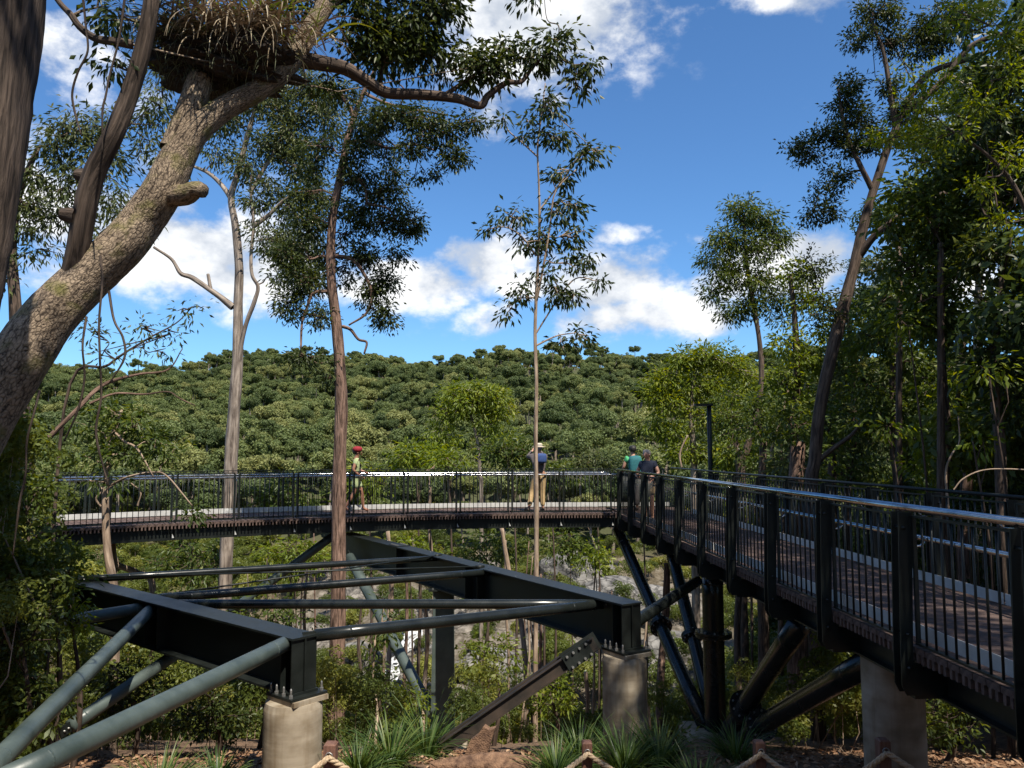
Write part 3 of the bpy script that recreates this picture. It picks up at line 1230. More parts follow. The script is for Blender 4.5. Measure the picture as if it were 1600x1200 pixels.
def railing_panel(root, A, B, zb, zt, nb, out, frame=0.024, br=0.0095):
    """frame of flat bars with round balusters standing in it"""
    d = (B - A)
    Ln = d.length
    d.normalize()
    mb = MB()
    ax = (d, out, UP)
    mid = (A + B) / 2
    mb.box(mid + UP * zt, (Ln, 0.045, 0.016), ax)
    mb.box(mid + UP * zb, (Ln, 0.040, 0.016), ax)
    for e in (A + d * 0.011, B - d * 0.011):
        mb.box(e + UP * ((zb + zt) / 2), (frame, 0.03, zt - zb - 0.016), ax)
    p = mb.build('railing_panel', steel, root, origin=mid + UP * zb)
    for i in range(nb):
        q = A + d * (Ln * (i + 1) / (nb + 1))
        o = bpy.data.objects.new('baluster', baluster_mesh(zt - zb - 0.016, br))
        put(o, q + UP * (zb + 0.008), p)
    return p


def straight_walkway():
    Ls = (Vector((XB, YB, 0)) - Vector((XA, YA, 0))).length + 2.15
    L0 = Ls - 2.15
    root = empty('raised_walkway', W1(Ls / 2, WW / 2, -0.6),
                 'straight dark steel walkway with brown boards running along the right side', 'walkway')
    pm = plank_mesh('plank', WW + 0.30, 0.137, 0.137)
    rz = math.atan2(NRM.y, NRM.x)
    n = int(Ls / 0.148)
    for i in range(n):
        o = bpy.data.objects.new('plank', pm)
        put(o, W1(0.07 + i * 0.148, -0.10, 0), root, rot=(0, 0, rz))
    # girders and cross beams
    for t in (0.16, WW - 0.16):
        mb = MB()
        ax = (DIRW, NRM, UP)
        mb.box(W1(Ls / 2, t, -0.135), (Ls, 0.16, 0.018), ax)
        mb.box(W1(Ls / 2, t, -0.262), (Ls, 0.014, 0.236), ax)
        mb.box(W1(Ls / 2, t, -0.389), (Ls, 0.16, 0.018), ax)
        mb.build('girder', steel, root)
    npost = 11
    st = [0.22 + 1.45 * i for i in range(npost)]
    for s in st:
        mb = MB()
        mb.box(W1(s, WW / 2, -0.29), (0.10, WW + 0.22, 0.22), (DIRW, NRM, UP))
        mb.build('cross_beam', steel, root)
    for side in (0, 1):
        t0 = -0.05 if side == 0 else WW + 0.05
        sg = -1 if side == 0 else 1
        out = NRM * sg
        for i, s in enumerate(st):
            if side == 0 and s > L0 - .02:
                continue
            # twin fin post
            po = None
            for k in (-0.055, 0.055):
                b = W1(s + k - 0.006, t0, 0)
                poly = [b + out * 0.03 + UP * 1.05, b + out * 0.14 + UP * 1.05, b + out * 0.165 + UP * 0.0, b + out * 0.165 - UP * 0.30, b + out * 0.13 - UP * 0.37,
                        b - out * 0.0 - UP * 0.37, b - out * 0.0 + UP * -0.12, b + out * 0.07 + UP * -0.12]
                mb = MB()
                mb.prism(poly, DIRW * 0.012)
                if po is None:
                    po = mb.build('post', steel, root, origin=W1(s, t0, -0.4))
                else:
                    mb.build('fin_plate', steel, po)
            mb = MB()
            for z in (0.93, 0.10, -0.16):
                mb.tube([W1(s - 0.085, t0, z) + out * 0.11, W1(s + 0.085, t0, z) + out * 0.11], 0.013, 8)
            mb.build('bolt', steel, po)
        for i in range(len(st) - 1):
            a, b = st[i] + 0.085, st[i + 1] - 0.085
            if side == 0 and b > L0:
                continue
            railing_panel(root, W1(a, t0) + out * 0.04, W1(b, t0) + out * 0.04, 0.035, 1.02, 9, out)
            # toe board
            mb = MB()
            mb.box(W1((a + b) / 2, t0 - sg * 0.085, 0.085), (b - a + 0.14, 0.008, 0.11), (DIRW, NRM, UP))
            mb.build('toe_board', alu, root)
        e = L0 if side == 0 else Ls
        mb = MB()
        mb.tube([W1(0.05, t0, 1.085) + out * 0.05, W1(e, t0, 1.085) + out * 0.05], 0.030 if side == 0 else 0.02, 14)
        mb.build('top_rail', chrome if side == 0 else steel, root)
        mb = MB()
        mb.tube([W1(0.15, t0 - sg * 0.10, 0.835), W1(e - .05, t0 - sg * 0.10, 0.835)], 0.021, 12)
        hr = mb.build('handrail', chrome, root)
        for s in st:
            if s > e:
                continue
            mb = MB()
            mb.tube([W1(s, t0 - sg * 0.10, 0.82), W1(s, t0 - sg * 0.06, 0.775), W1(s, t0 + sg * 0.04, 0.775)], 0.011, 6)
            mb.build('bracket', chrome, hr)
    # end railing
    A, B = W1(Ls - .05, -0.3), W1(Ls - .05, WW)
    railing_panel(root, A, B, 0.035, 1.05, 12, DIRW)
    mb = MB()
    mb.box((A + B) / 2 + UP * 0.085 - DIRW * 0.05, ((B - A).length, 0.008, 0.11), (NRM, DIRW, UP))
    mb.build('toe_board', alu, root)
    # stout terminal post by the camera
    mb = MB()
    b = W1(-0.12, -0.16, 0)
    mb.prism([b + UP * 1.10, b + NRM * 0.16 + UP * 1.10, b + NRM * 0.22 + UP * 0.55, b + NRM * 0.22 - UP * 0.45, b - NRM * 0.05 - UP * 0.45, b - NRM * 0.05 + UP * 0.3], DIRW * 0.16)
    mb.build('terminal_post', steel, root)
    return root


def curved_walkway():
    a0, a1 = math.radians(-50), math.asin((XB - 0.05 - CC.x) / RI)
    am = math.radians(-15)
    root = empty('raised_walkway', WC(am, RI, -0.5), 'curved dark steel walkway crossing the middle of the view, white toe boards along its back', 'walkway')
    step = 0.148 / RI
    n = int((a1 - a0) / step)
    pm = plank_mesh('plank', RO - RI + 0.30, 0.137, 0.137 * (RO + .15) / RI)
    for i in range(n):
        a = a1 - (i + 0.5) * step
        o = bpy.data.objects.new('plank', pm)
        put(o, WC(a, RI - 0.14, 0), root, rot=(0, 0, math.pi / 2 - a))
    ns = 48

    def band(name, r0, r1, z0, z1, mat):
        mb = MB()
        vs, fs = [], []
        for i in range(ns + 1):
            a = a0 + (a1 - a0) * i / ns
            vs += [WC(a, r0, z0), WC(a, r1, z0), WC(a, r1, z1), WC(a, r0, z1)]
        for i in range(ns):
            for k in range(4):
                k2 = (k + 1) % 4
                fs.append((i * 4 + k, (i + 1) * 4 + k, (i + 1) * 4 + k2, i * 4 + k2))
        fs += [(0, 1, 2, 3), tuple(ns * 4 + k for k in (3, 2, 1, 0))]
        mb.add(vs, fs)
        return mb.build(name, mat, root)
    band('girder', RI - 0.02, RI + 0.06, -0.36, -0.118, steel)
    band('girder', RO - 0.1, RO - 0.02, -0.36, -0.118, steel)
    dp = 1.30 / RI
    ang = [a1 - 0.01 - i * dp for i in range(13)]
    for i, a in enumerate(ang):
        e = Vector((math.sin(a), math.cos(a), 0))
        tt = Vector((math.cos(a), -math.sin(a), 0))
        mb = MB()
        mb.box(WC(a, (RI + RO) / 2, -0.22), (0.10, RO - RI - 0.2, 0.18), (tt, e, UP))
        mb.build('cross_beam', steel, root)
        for r, sg in ((RI - 0.09, -1), (RO + 0.09, 1)):
            po = None
            for k in (-0.035, 0.035):
                mb = MB()
                mb.box(WC(a, r, 0.36) + tt * k, (0.010, 0.07, 1.34), (tt, e, UP))
                if po is None:
                    po = mb.build('post', steel, root, origin=WC(a, r, -0.31))
                else:
                    mb.build('post_strap', steel, po)
            if sg < 0:
                mb = MB()
                c = WC(a, r - 0.036, -0.30)
                mb.prism([c - tt * 0.03, c + tt * 0.012, c - tt * 0.03 + UP * 0.09], e * -0.012)
                mb.build('cleat', alu, po)
    # railing panels, straight chords between posts
    for i in range(12):
        aa, bb = ang[i + 1] + 0.05 / RI, ang[i] - 0.05 / RI
        railing_panel(root, WC(aa, RI - 0.09), WC(bb, RI - 0.09), 0.04, 1.06, 10, Vector((math.sin(aa), math.cos(aa), 0)), br=0.0075)
        aa, bb = ang[i + 1] + 0.05 / RO, ang[i] - 0.05 / RO
        railing_panel(root, WC(aa, RO + 0.09), WC(bb, RO + 0.09), 0.04, 1.06, 11, Vector((math.sin(aa), math.cos(aa), 0)), br=0.0075)
        mb = MB()
        A, B = WC(ang[i + 1], RO - 0.02, 0.10), WC(ang[i], RO - 0.02, 0.10)
        d = (B - A).normalized()
        mb.box((A + B) / 2 - UP * .02, ((B - A).length - 0.01, 0.008, 0.12), (d, UP.cross(d), UP))
        mb.build('toe_board', alu, root)
        mb = MB()
        A, B = WC(ang[i + 1], RI + 0.01, 0.045), WC(ang[i], RI + 0.01, 0.045)
        d = (B - A).normalized()
        mb.box((A + B) / 2, ((B - A).length - 0.01, 0.008, 0.05), (d, UP.cross(d), UP))
        mb.build('toe_board', steel, root)
    for r in (RI + 0.03, RO - 0.06):
        mb = MB()
        mb.tube([WC(a0 + (a1 - a0) * i / 60, r, 0.955) for i in range(61)], 0.024, 12)
        hr = mb.build('handrail', chrome, root)
        for a in ang:
            mb = MB()
            rr = RI - 0.09 if r < RI + 0.5 else RO + 0.09
            mb.tube([WC(a, r, 0.94), WC(a, (r + rr) / 2, 0.88), WC(a, rr, 0.88)], 0.010, 6)
            mb.build('bracket', chrome, hr)
    return root


straight_walkway()
curved_walkway()


# ------------------------------------------------------------------ steel frame below
def ibeam(label, A, B, zt, h, endplate=True):
    d = (B - A)
    Ln = d.length
    d.normalize()
    n = Vector((d.y, -d.x, 0))
    root = empty('steel_beam', A + UP * (zt - h), label, 'beam')
    mid = (A + B) / 2
    ax = (d, n, UP)
    MB().box(mid + UP * (zt - 0.012), (Ln, 0.34, 0.024), ax).build('top_flange', steel, root)
    MB().box(mid + UP * (zt - h / 2), (Ln, 0.018, h - 0.052), ax).build('web', steel, root)
    MB().box(mid + UP * (zt - h + 0.012), (Ln, 0.34, 0.024), ax).build('bottom_flange', steel, root)
    for s in (0.03, 0.22, Ln * .36, Ln * .40, Ln * .68):
        for sg in (-1, 1):
            MB().box(A + d * s + n * (sg * 0.085) + UP * (zt - h / 2), (0.014, 0.15, h - 0.052), ax).build('stiffener', steel, root)
    mb = MB().box(A + d * 0.14 + UP * (zt - h - 0.016), (0.46, 0.46, 0.028), ax)
    bp = mb.build('base_plate', steel, root)
    MB().box(A + d * 0.12 + UP * (zt - h - 0.055), (0.48, 0.44, 0.05), ax).build('grout_pad', concrete, bp)
    for i, s in enumerate((-0.03, 0.10, 0.23, 0.33)):
        for sg in (-1, 1):
            mb = MB()
            c = A + d * s + n * (sg * 0.195) + UP * (zt - h - 0.002)
            mb.lathe(c, [(0.022, 0), (0.022, 0.03)], 6)
            mb.lathe(c, [(0.012, 0.03), (0.012, 0.085), (0.006, 0.10)], 8)
            mb.build('bolt', bolt_m, bp)
    # splice plate on the top flange
    mb = MB().box(A + d * (Ln * 0.70) + UP * (zt + 0.008), (0.42, 0.30, 0.014), ax)
    sp = mb.build('splice_plate', steel, root)
    for i in range(6):
        for sg in (-1, 1):
            MB().lathe(A + d * (Ln * 0.70 - 0.16 + 0.064 * i) + n * (sg * 0.10) + UP * (zt + 0.015), [(0.016, 0), (0.016, 0.018)], 6).build('bolt', bolt_m, sp)
    return root


ZT = -0.45
BH = 0.60
L_A, L_B = Vector((-2.22, 8.70, 0)), Vector((-8.6, 14.0, 0))
M_A, M_B = Vector((1.58, 10.56, 0)), Vector((-4.1, 19.72, 0))
ibeam('dark steel I-beam at lower left, its end resting on a concrete pier', L_A, L_B, ZT, BH)
ibeam('dark steel I-beam in the centre running back under the curved walkway', M_A, M_B, ZT, BH)


def pier(label, c, r, ztop, zbot):
    mb = MB()
    prof = [(r, zbot - ztop)]
    k = 0
    z = zbot - ztop
    while z < -0.10:
        z2 = min(z + 0.13, -0.025)
        prof += [(r - 0.001 * (k % 2), z2)]
        k += 1
        z = z2
    prof += [(r - 0.02, 0)]
    mb.lathe((c[0], c[1], ztop), prof, 40)
    for i in range(len(mb.sm)):
        mb.sm[i] = len(mb.f[i]) == 4 and mb.f[i][0] < 40 * (len(prof) - 2)
    o = mb.build('concrete_pier', concrete, origin=(c[0], c[1], zbot))
    tag(o, label, 'pier')
    return o


dL = (L_B - L_A).normalized()
dM = (M_B - M_A).normalized()
pier('round concrete pier under the lower left beam end', (L_A.x - .06 + dL.x * .1, L_A.y + dL.y * .1, 0), 0.31, -1.13, -2.5)
pier('round concrete pier under the centre beam end', (M_A.x - .05 + dM.x * .1, M_A.y + dM.y * .1, 0), 0.29, -1.13, -3.4)
pier('shaded round concrete pier under the straight walkway on the right', (3.62, 7.72, 0), 0.275, -0.40, -2.6)


def brace(label, A, B, r, mat=tubepaint, lugs=True, flange=None, nm='brace_tube', sides=18):
    A, B = Vector(A), Vector(B)
    root = empty(nm, A if A.z < B.z else B, label, 'brace')
    d = (B - A).normalized()
    mb = MB()
    mb.tube([A + (B - A) * (i / 6) for i in range(7)], r, sides)
    tb = mb.build('tube', mat, root)
    for q in (0.10, 0.90):
        MB().lathe(A + (B - A) * q, [(r * 1.0, -0.012), (r * 1.035, -0.006), (r * 1.035, 0.006), (r * 1.0, 0.012)], sides, axis=d).build('weld_band', mat, tb)
    if lugs:
        sd = d.cross(UP)
        sd = sd.normalized() if sd.length > 1e-3 else Vector((1, 0, 0))
        for e, sg in ((A, -1), (B, 1)):
            p = MB().box(e + d * (sg * 0.05), (0.18, 0.016, r * 1.5), (d, sd, d.cross(sd))).build('end_lug', steel, root)
            for q in (0.035, 0.09):
                MB().tube([e + d * (sg * q) - sd * 0.025, e + d * (sg * q) + sd * 0.025], 0.013, 6).build('bolt', bolt_m, p)
    if flange is not None:
        c = A + (B - A) * flange
        f = None
        for k in (-0.024, 0.024):
            mb = MB()
            mb.lathe(c + d * k, [(r * 1.72, -0.02), (r * 1.72, 0.02)], 24, axis=d)
            f = mb.build('flange', mat, root)
            ex = d.orthogonal().normalized()
            ey = d.cross(ex)
            for i in range(10):
                a = i * math.pi / 5
                q = c + (ex * math.cos(a) + ey * math.sin(a)) * r * 1.42
                MB().lathe(q + d * k * 2.4, [(0.016, -.014), (0.016, .014)], 6, axis=d).build('bolt', bolt_m, f)
    return root


def on_l(x):
    return L_A + dL * x


def on_m(x):
    return M_A + dM * x


zt = -0.60
lenL = lambda t: L_A + (L_B - L_A) * t
brace('slim dark tube at the back, running from far left beam to centre beam', P(135, 905, 12.3), P(684, 872, 15.35), 0.055, mat=railpaint)
brace('second dark tube from the back between the two beams', P(236, 936, 11.2), P(764, 894, 13.65), 0.062, mat=railpaint)
brace('level dark tube reaching the front end of the centre beam', P(240, 944, 11.15), P(943, 944, 11.0), 0.064, mat=railpaint)
brace('front dark tube joining both beam ends above the piers', P(492, 993, 8.85), P(930, 945, 11.05), 0.068, mat=railpaint)
brace('grey green tube leaving the left beam toward the left frame edge', P(236, 948, 11.0), P(-90, 1003, 8.7), 0.075)
brace('grey green tube slanting to the lower left corner, farther one', P(240, 948, 10.95), P(-60, 1245, 5.1), 0.078)
brace('thick grey green tube slanting to the lower left corner, nearer one', P(452, 1003, 8.8), P(-10, 1228, 4.9), 0.082)
brace('shaded tube strut below the left beam leading down to the ground', P(285, 1015, 10.9), P(110, 1135, 9.3), 0.080)
brace('pale sunlit tube strut dropping from the curved walkway to the left', P(525, 834, 19.3), P(360, 955, 18.6), 0.10)
brace('sunlit tube strut falling from the centre beam to the column foot', P(546, 870, 18.6), P(676, 1118, 15.2), 0.115)
brace('dark tube linking the centre beam end to the straight walkway', P(980, 980, 10.8), P(1090, 908, 14.0), 0.085, mat=railpaint)
Vb = P(1118, 1140, 14.2)
brace('dark flanged tube leg leaning up to the walkway corner', Vb + Vector((-.15, .1, 0)), Vector((2.7, 20.3, -0.45)), 0.135, flange=0.42, mat=railpaint)
brace('second dark flanged tube leg, sunlit near its upper end', Vb + Vector((.05, .25, 0)), Vector((3.40, 17.2, -0.5)), 0.125, flange=0.45, mat=railpaint)
brace('thick shaded tube leg rising right from the column foot', Vb + Vector((.1, -.3, 0)), Vector((3.5, 9.8, -0.55)), 0.14, flange=0.33, mat=railpaint)
brace('lower shaded tube leg rising right toward the right pier', Vb + Vector((.2, -.3, -.1)), Vector((3.75, 8.4, -0.62)), 0.135, flange=0.30, mat=railpaint)
brace('dark vertical flanged column under the straight walkway', Vector((Vb.x, Vb.y, Vb.z - .3)), Vector((Vb.x, Vb.y, -0.48)), 0.185, lugs=False, flange=0.62, nm='steel_column', mat=railpaint)


def tie_rod(label, A, B):
    root = empty('tie_rod', A if A.z < B.z else B, label, 'rod')
    MB().tube([A, B], 0.013, 8).build('rod', bolt_m if False else steel, root)
    d = (B - A).normalized()
    for e, s in ((A, 1), (B, -1)):
        MB().tube([e, e + d * (0.16 * s)], 0.022, 8).build('turnbuckle', steel, root)


tie_rod('thin tie rod crossing up toward the back tube end', P(250, 930, 11.3), P(690, 867, 15.4))
tie_rod('thin tie rod running level to the centre beam', P(150, 902, 12.3), P(757, 885, 13.8))


def wedge_column():
    t = 0.40
    c = P(694, 925, 15.25)
    zb = float(height(c.x, c.y)) - 0.3
    root = empty('steel_column', (c.x, c.y, zb), 'tall green steel column standing under the middle of the centre beam', 'column')
    h = ZT - BH - 0.03
    mb = MB()
    a, b = 0.235, 0.19
    lo = [Vector((c.x - a, c.y - .16, zb)), Vector((c.x + a, c.y - .05, zb)), Vector((c.x + a * .8, c.y + .26, zb)), Vector((c.x - a, c.y + .16, zb))]
    hi = [Vector((c.x - b, c.y - .16, h)), Vector((c.x + b, c.y - .02, h)), Vector((c.x + b * .8, c.y + .26, h)), Vector((c.x - b, c.y + .16, h))]
    mb.add(lo + hi, [(3, 2, 1, 0), (4, 5, 6, 7), (0, 1, 5, 4), (1, 2, 6, 5), (2, 3, 7, 6), (3, 0, 4, 7)])
    mb.build('shaft', tubepaint, root)
    cp = MB().box((c.x, c.y + .04, h + 0.012), (0.56, 0.50, 0.026)).build('cap_plate', steel, root)
    for i in range(4):
        MB().lathe((c.x - .2 + .13 * i, c.y - .17, h + .026), [(0.018, 0), (0.018, .03)], 6).build('bolt', bolt_m, cp)
    f = MB().box((c.x, c.y, zb + 0.25), (0.9, 0.9, 0.3)).build('footing', concrete, root)


wedge_column()


def channel_strut():
    A, B = P(928, 1003, 10.75), P(690, 1168, 10.2)
    root = empty('channel_strut', B, 'brown back to back channel strut bolted under the centre beam, slanting down left', 'strut')
    d = (B - A).normalized()
    n = Vector((0, 1, 0))
    n = (n - d * n.dot(d)).normalized()
    w = d.cross(n)
    mid = (A + B) / 2
    Ln = (B - A).length
    ch = simple_mat('rusted_channel', (0.014, 0.012, 0.010), (0.045, 0.030, 0.021), rough=0.5, scale=3, stretch=(1, 1, 1))
    for sg in (-1, 1):
        mb = MB()
        mb.box(mid + n * (sg * 0.055), (Ln, 0.012, 0.165), (d, n, w))
        for q in (-1, 1):
            mb.box(mid + n * (sg * 0.088) + w * (q * 0.077), (Ln, 0.054, 0.011), (d, n, w))
        mb.build('channel', ch, root)
    g = MB().box(A + d * 0.22, (0.55, 0.016, 0.24), (d, n, w)).build('gusset_plate', steel, root)
    g2 = MB().box(A + d * 0.30 - n * 0.122, (0.40, 0.014, 0.21), (d, n, w)).build('cover_plate', steel, root)
    for i in range(4):
        for q in (-1, 1):
            c = A + d * (0.14 + 0.10 * i) + w * (q * 0.075) - n * 0.13
            MB().lathe(c, [(0.018, -0.03), (0.018, 0.012)], 6, axis=n).build('bolt', bolt_m, g2)


channel_strut()


def foot_block(label, c, s):
    bm = bmesh.new()
    bmesh.ops.create_cube(bm, size=1)
    for v in bm.verts:
        k = 0.8 if v.co.z > 0 else 1
        v.co = Vector((v.co.x * s[0] * k, v.co.y * s[1] * k, (v.co.z + .5) * s[2]))
    bmesh.ops.bevel(bm, geom=bm.edges[:], offset=0.04, segments=2, affect='EDGES')
    me = bpy.data.meshes.new('concrete_footing')
    bm.to_mesh(me)
    bm.free()
    me.materials.append(concrete)
    o = bpy.data.objects.new('concrete_footing', me)
    put(o, c)
    tag(o, label, 'footing')


foot_block('low concrete footing where the tube legs meet on the right', (Vb.x, Vb.y, Vb.z - 0.75), (1.3, 1.2, 0.75))


# ------------------------------------------------------------------ lamp post
def lamp_post():
    b = P(1110, 735, 18.6)
    top = P(1110, 634, 18.6)
    b.z = -0.4
    root = empty('lamp_post', b, 'slim black lamp post with flat head behind the straight walkway', 'lamp post')
    MB().tube([b, Vector((b.x, b.y, top.z))], 0.055, 12).build('pole', steel, root)
    MB().box((b.x, b.y, b.z + .02), (0.22, 0.22, 0.03)).build('base_plate', steel, root)
    mb = MB()
    mb.box((b.x - 0.14, b.y - 0.05, top.z + 0.02), (0.42, 0.14, 0.05))
    h = mb.build('lamp_head', steel, root)
    MB().box((b.x - 0.2, b.y - 0.05, top.z - 0.012), (0.22, 0.10, 0.012)).build('lens', lamp_glass, h)


lamp_post()


# ------------------------------------------------------------------ rope fence
def rope_fence():
    specs = [(517, 1160, 6.5, 'wooden rope post in front of the left concrete pier'),
             (917, 1158, 7.9, 'wooden rope post in front of the centre concrete pier'),
             (1186, 1157, 7.7, 'wooden rope post between centre pier and right pier'),
             (1379, 1154, 7.1, 'shaded wooden rope post before the right pier')]
    tops = []
    for (a, b, Y, lab) in specs:
        t = P(a, b, Y)
        zg = float(height(t.x, t.y)) - 0.25
        root = empty('rope_post', (t.x, t.y, zg), lab, 'post', 'rope fence posts')
        w = 0.095
        bm = MB()
        bm.box((t.x, t.y, (zg + t.z - .012) / 2), (w, w, t.z - .012 - zg))
        bm.lathe((t.x, t.y, t.z - 0.012), [(w * .66, 0), (w * .52, 0.014)], 4)
        bm.build('shaft', postwood, root)
        e = MB()
        e.tube([Vector((t.x + 0.028 * math.cos(k * .7), t.y - w / 2 - 0.01, t.z - 0.09 + 0.032 * math.sin(k * .7))) for k in range(10)], 0.006, 6)
        e.build('eye_bolt', bolt_m, root)
        tops.append(Vector((t.x, t.y - w / 2 - 0.03, t.z - 0.09)))
    ends = [tops[0] + Vector((-1.9, -0.5, -.1))] + tops + [tops[-1] + Vector((1.7, -1.2, .25))]
    labs = ['twisted rope sagging left from the post at the left pier', 'twisted rope sagging between left and centre posts', 'twisted rope sagging between the centre and next post',
            'twisted rope sagging between the two right posts', 'rope running right from the shaded post']
    for k in range(5):
        A, B = ends[k], ends[k + 1]
        Ln = (B - A).length
        n = max(60, int(Ln * 60))
        sag = 0.10 * Ln + 0.14
        base = [A + (B - A) * (i / n) + UP * (-sag * 4 * (i / n) * (1 - i / n)) for i in range(n + 1)]
        # the rope falls steeply beside its posts
        mb = MB()
        pts = np.array([tuple(p) for p in base])
        tan = unit(np.gradient(pts, axis=0))
        sd = unit(np.cross(tan, np.array([0, 0, 1.0])))
        up = np.cross(sd, tan)
        s = np.concatenate([[0], np.cumsum(np.linalg.norm(np.diff(pts, axis=0), axis=1))])
        for st in range(3):
            ph = s * 42 + st * 2.0944
            q = pts + (sd * np.cos(ph)[:, None] + up * np.sin(ph)[:, None]) * 0.0125
            mb.tube(q, 0.0145, 6)
        o = mb.build('rope', ropefibre)
        tag(o, labs[k], 'rope', 'ropes of the fence')


rope_fence()


# ------------------------------------------------------------------ people
def skin_mesh(name, V, E, R, root_i=0, sub=2):
    me = bpy.data.meshes.new(name)
    me.from_pydata(V, E, [])
    o = bpy.data.objects.new('tmp_skin', me)
    COL.objects.link(o)
    md = o.modifiers.new('skin', 'SKIN')
    md.use_smooth_shade = True
    for i, r in enumerate(R):
        r = r if isinstance(r, tuple) else (r, r)
        me.skin_vertices[0].data[i].radius = r
        me.skin_vertices[0].data[i].use_root = (i == root_i)
    ss = o.modifiers.new('sub', 'SUBSURF')
    ss.levels = ss.render_levels = sub
    dg = bpy.context.evaluated_depsgraph_get()
    dg.update()
    out = bpy.data.meshes.new_from_object(o.evaluated_get(dg))
    bpy.data.objects.remove(o)
    out.name = name
    return out


def person(loc, face, label, J, body, shirt, pants, hat=None, hair=None, pack=None, short=False, longsleeve=False, H=1.66, vest=None, ps=(1, 1, 1.17)):
    """J overrides joints (local: x right, y forward). face: direction the person faces, radians from +y"""
    k = H / 1.66
    j = dict(pel=(0, 0, .93), spi=(0, -.01, 1.10), che=(0, 0, 1.27), nec=(0, .0, 1.40), hb=(0, .02, 1.475), hm=(0, .035, 1.555), ht=(0, .02, 1.635),
             ls=(-.165, 0, 1.345), le=(-.21, -.02, 1.07), lw=(-.21, .08, .84), lh=(-.21, .11, .765),
             rs=(.165, 0, 1.345), re=(.21, -.02, 1.07), rw=(.21, .08, .84), rh=(.21, .11, .765),
             lhip=(-.085, 0, .88), lk=(-.09, .02, .48), la=(-.09, -.02, .085), lt=(-.10, .14, .03),
             rhip=(.085, 0, .88), rk=(.09, .02, .48), ra=(.09, -.02, .085), rt=(.10, .14, .03))
    j.update(J)
    j = {a: Vector(b) * k for a, b in j.items()}
    c, s = math.cos(face), math.sin(face)

    def w(p):
        p = Vector(p)
        return (p.x * c - p.y * s, p.x * s + p.y * c, p.z)
    root = empty('person', loc, label, 'person')
    names = list(j)
    idx = {n: i for i, n in enumerate(names)}
    rad = dict(pel=(.135, .10), spi=(.115, .085), che=(.135, .095), nec=.052, hb=.058, hm=(.072, .088), ht=(.058, .068), ls=.062, le=.040, lw=.028, lh=(.034, .020),
               rs=.062, re=.040, rw=.028, rh=(.034, .020), lhip=.085, lk=.055, la=.038, lt=.036, rhip=.085, rk=.055, ra=.038, rt=.036)
    ed = [('pel', 'spi'), ('spi', 'che'), ('che', 'nec'), ('nec', 'hb'), ('hb', 'hm'), ('hm', 'ht'), ('che', 'ls'), ('ls', 'le'), ('le', 'lw'), ('lw', 'lh'), ('che', 'rs'), ('rs', 're'),
          ('re', 'rw'), ('rw', 'rh'), ('pel', 'lhip'), ('lhip', 'lk'), ('lk', 'la'), ('la', 'lt'), ('pel', 'rhip'), ('rhip', 'rk'), ('rk', 'ra'), ('ra', 'rt')]
    sc = lambda r: tuple(q * k for q in r) if isinstance(r, tuple) else r * k
    me = skin_mesh('body', [w(j[n]) for n in names], [(idx[a], idx[b]) for a, b in ed], [sc(rad[n]) for n in names], idx['pel'])
    # fingers, nose and ears joined into the one body mesh
    mb = MB()
    for h, wr in (('lh', 'lw'), ('rh', 'rw')):
        d = (j[h] - j[wr]).normalized()
        sd = d.cross(Vector((0, 1, 0.2)))
        sd = sd.normalized() if sd.length > .1 else Vector((1, 0, 0))
        nn = d.cross(sd)
        for i, ln in enumerate((.066, .078, .072, .056)):
            b = j[h] + d * .012 + sd * ((i - 1.5) * .018)
            mb.tube([w(b), w(b + d * ln * .55), w(b + d * ln * .9 + nn * ln * .35)], [.0095, .0085, .006], 6)
        b = j[wr] + d * .03 + sd * -.03
        mb.tube([w(b), w(b - sd * .025 + d * .03), w(b - sd * .028 + d * .062)], [.011, .010, .007], 6)
    hc = j['hm']
    mb.tube([w(hc + Vector((0, .085, .02)) * k), w(hc + Vector((0, .108, -.018)) * k), w(hc + Vector((0, .085, -.026)) * k)], [.008, .015, .008], 6)
    for sg in (-1, 1):
        mb.lathe(w(hc + Vector((sg * .074, -.005, -.005)) * k), [(.014, -.02), (.024, 0), (.012, .022)], 8)
    bm = bmesh.new()
    bm.from_mesh(me)
    vs = [bm.verts.new(v) for v in mb.v]
    for f in mb.f:
        try:
            q = bm.faces.new([vs[i] for i in f])
            q.smooth = True
        except ValueError:
            pass
    bm.to_mesh(me)
    bm.free()
    me.materials.clear()
    me.materials.append(body)
    o = bpy.data.objects.new('body', me)
    put(o, loc, root)
    L = Vector(loc)

    def child(nm, mb_, mat, par=root):
        mb_.v = [tuple(Vector(w(v)) + L) for v in mb_.v]
        return mb_.build(nm, mat, par)
    mb = MB()
    for sg in (-1, 1):
        mb.lathe(hc + Vector((sg * .030, .083, .012)) * k, [(.004, -.009), (.010, -.004), (.010, .004), (.004, .009)], 8)
    child('eyes', mb, hairdark)
    mb = MB()
    mb.tube([hc + Vector((-.026, .080, -.052)) * k, hc + Vector((0, .090, -.054)) * k, hc + Vector((.026, .080, -.052)) * k], [.005, .008, .005], 6)
    child('mouth', mb, redcloth)

    def cloth(nm, pts, ed, R, mat, ri=0):
        me = skin_mesh(nm, [w(p) for p in pts], ed, [sc(r) for r in R], ri)
        me.materials.clear()
        me.materials.append(mat)
        put(bpy.data.objects.new(nm, me), loc, root)
    mixv = lambda a, b, t: j[a] * (1 - t) + j[b] * t
    e = 0.018
    tl = .55 if not longsleeve else 1.0
    pts = [mixv('pel', 'spi', .12), j['spi'], j['che'], mixv('che', 'nec', .62), j['ls'], mixv('ls', 'le', tl), j['rs'], mixv('rs', 're', tl)]
    ee = [(0, 1), (1, 2), (2, 3), (2, 4), (4, 5), (2, 6), (6, 7)]
    R = [(.160, .122), (.142, .110), (.158, .116), .066, .080, .066, .080, .066]
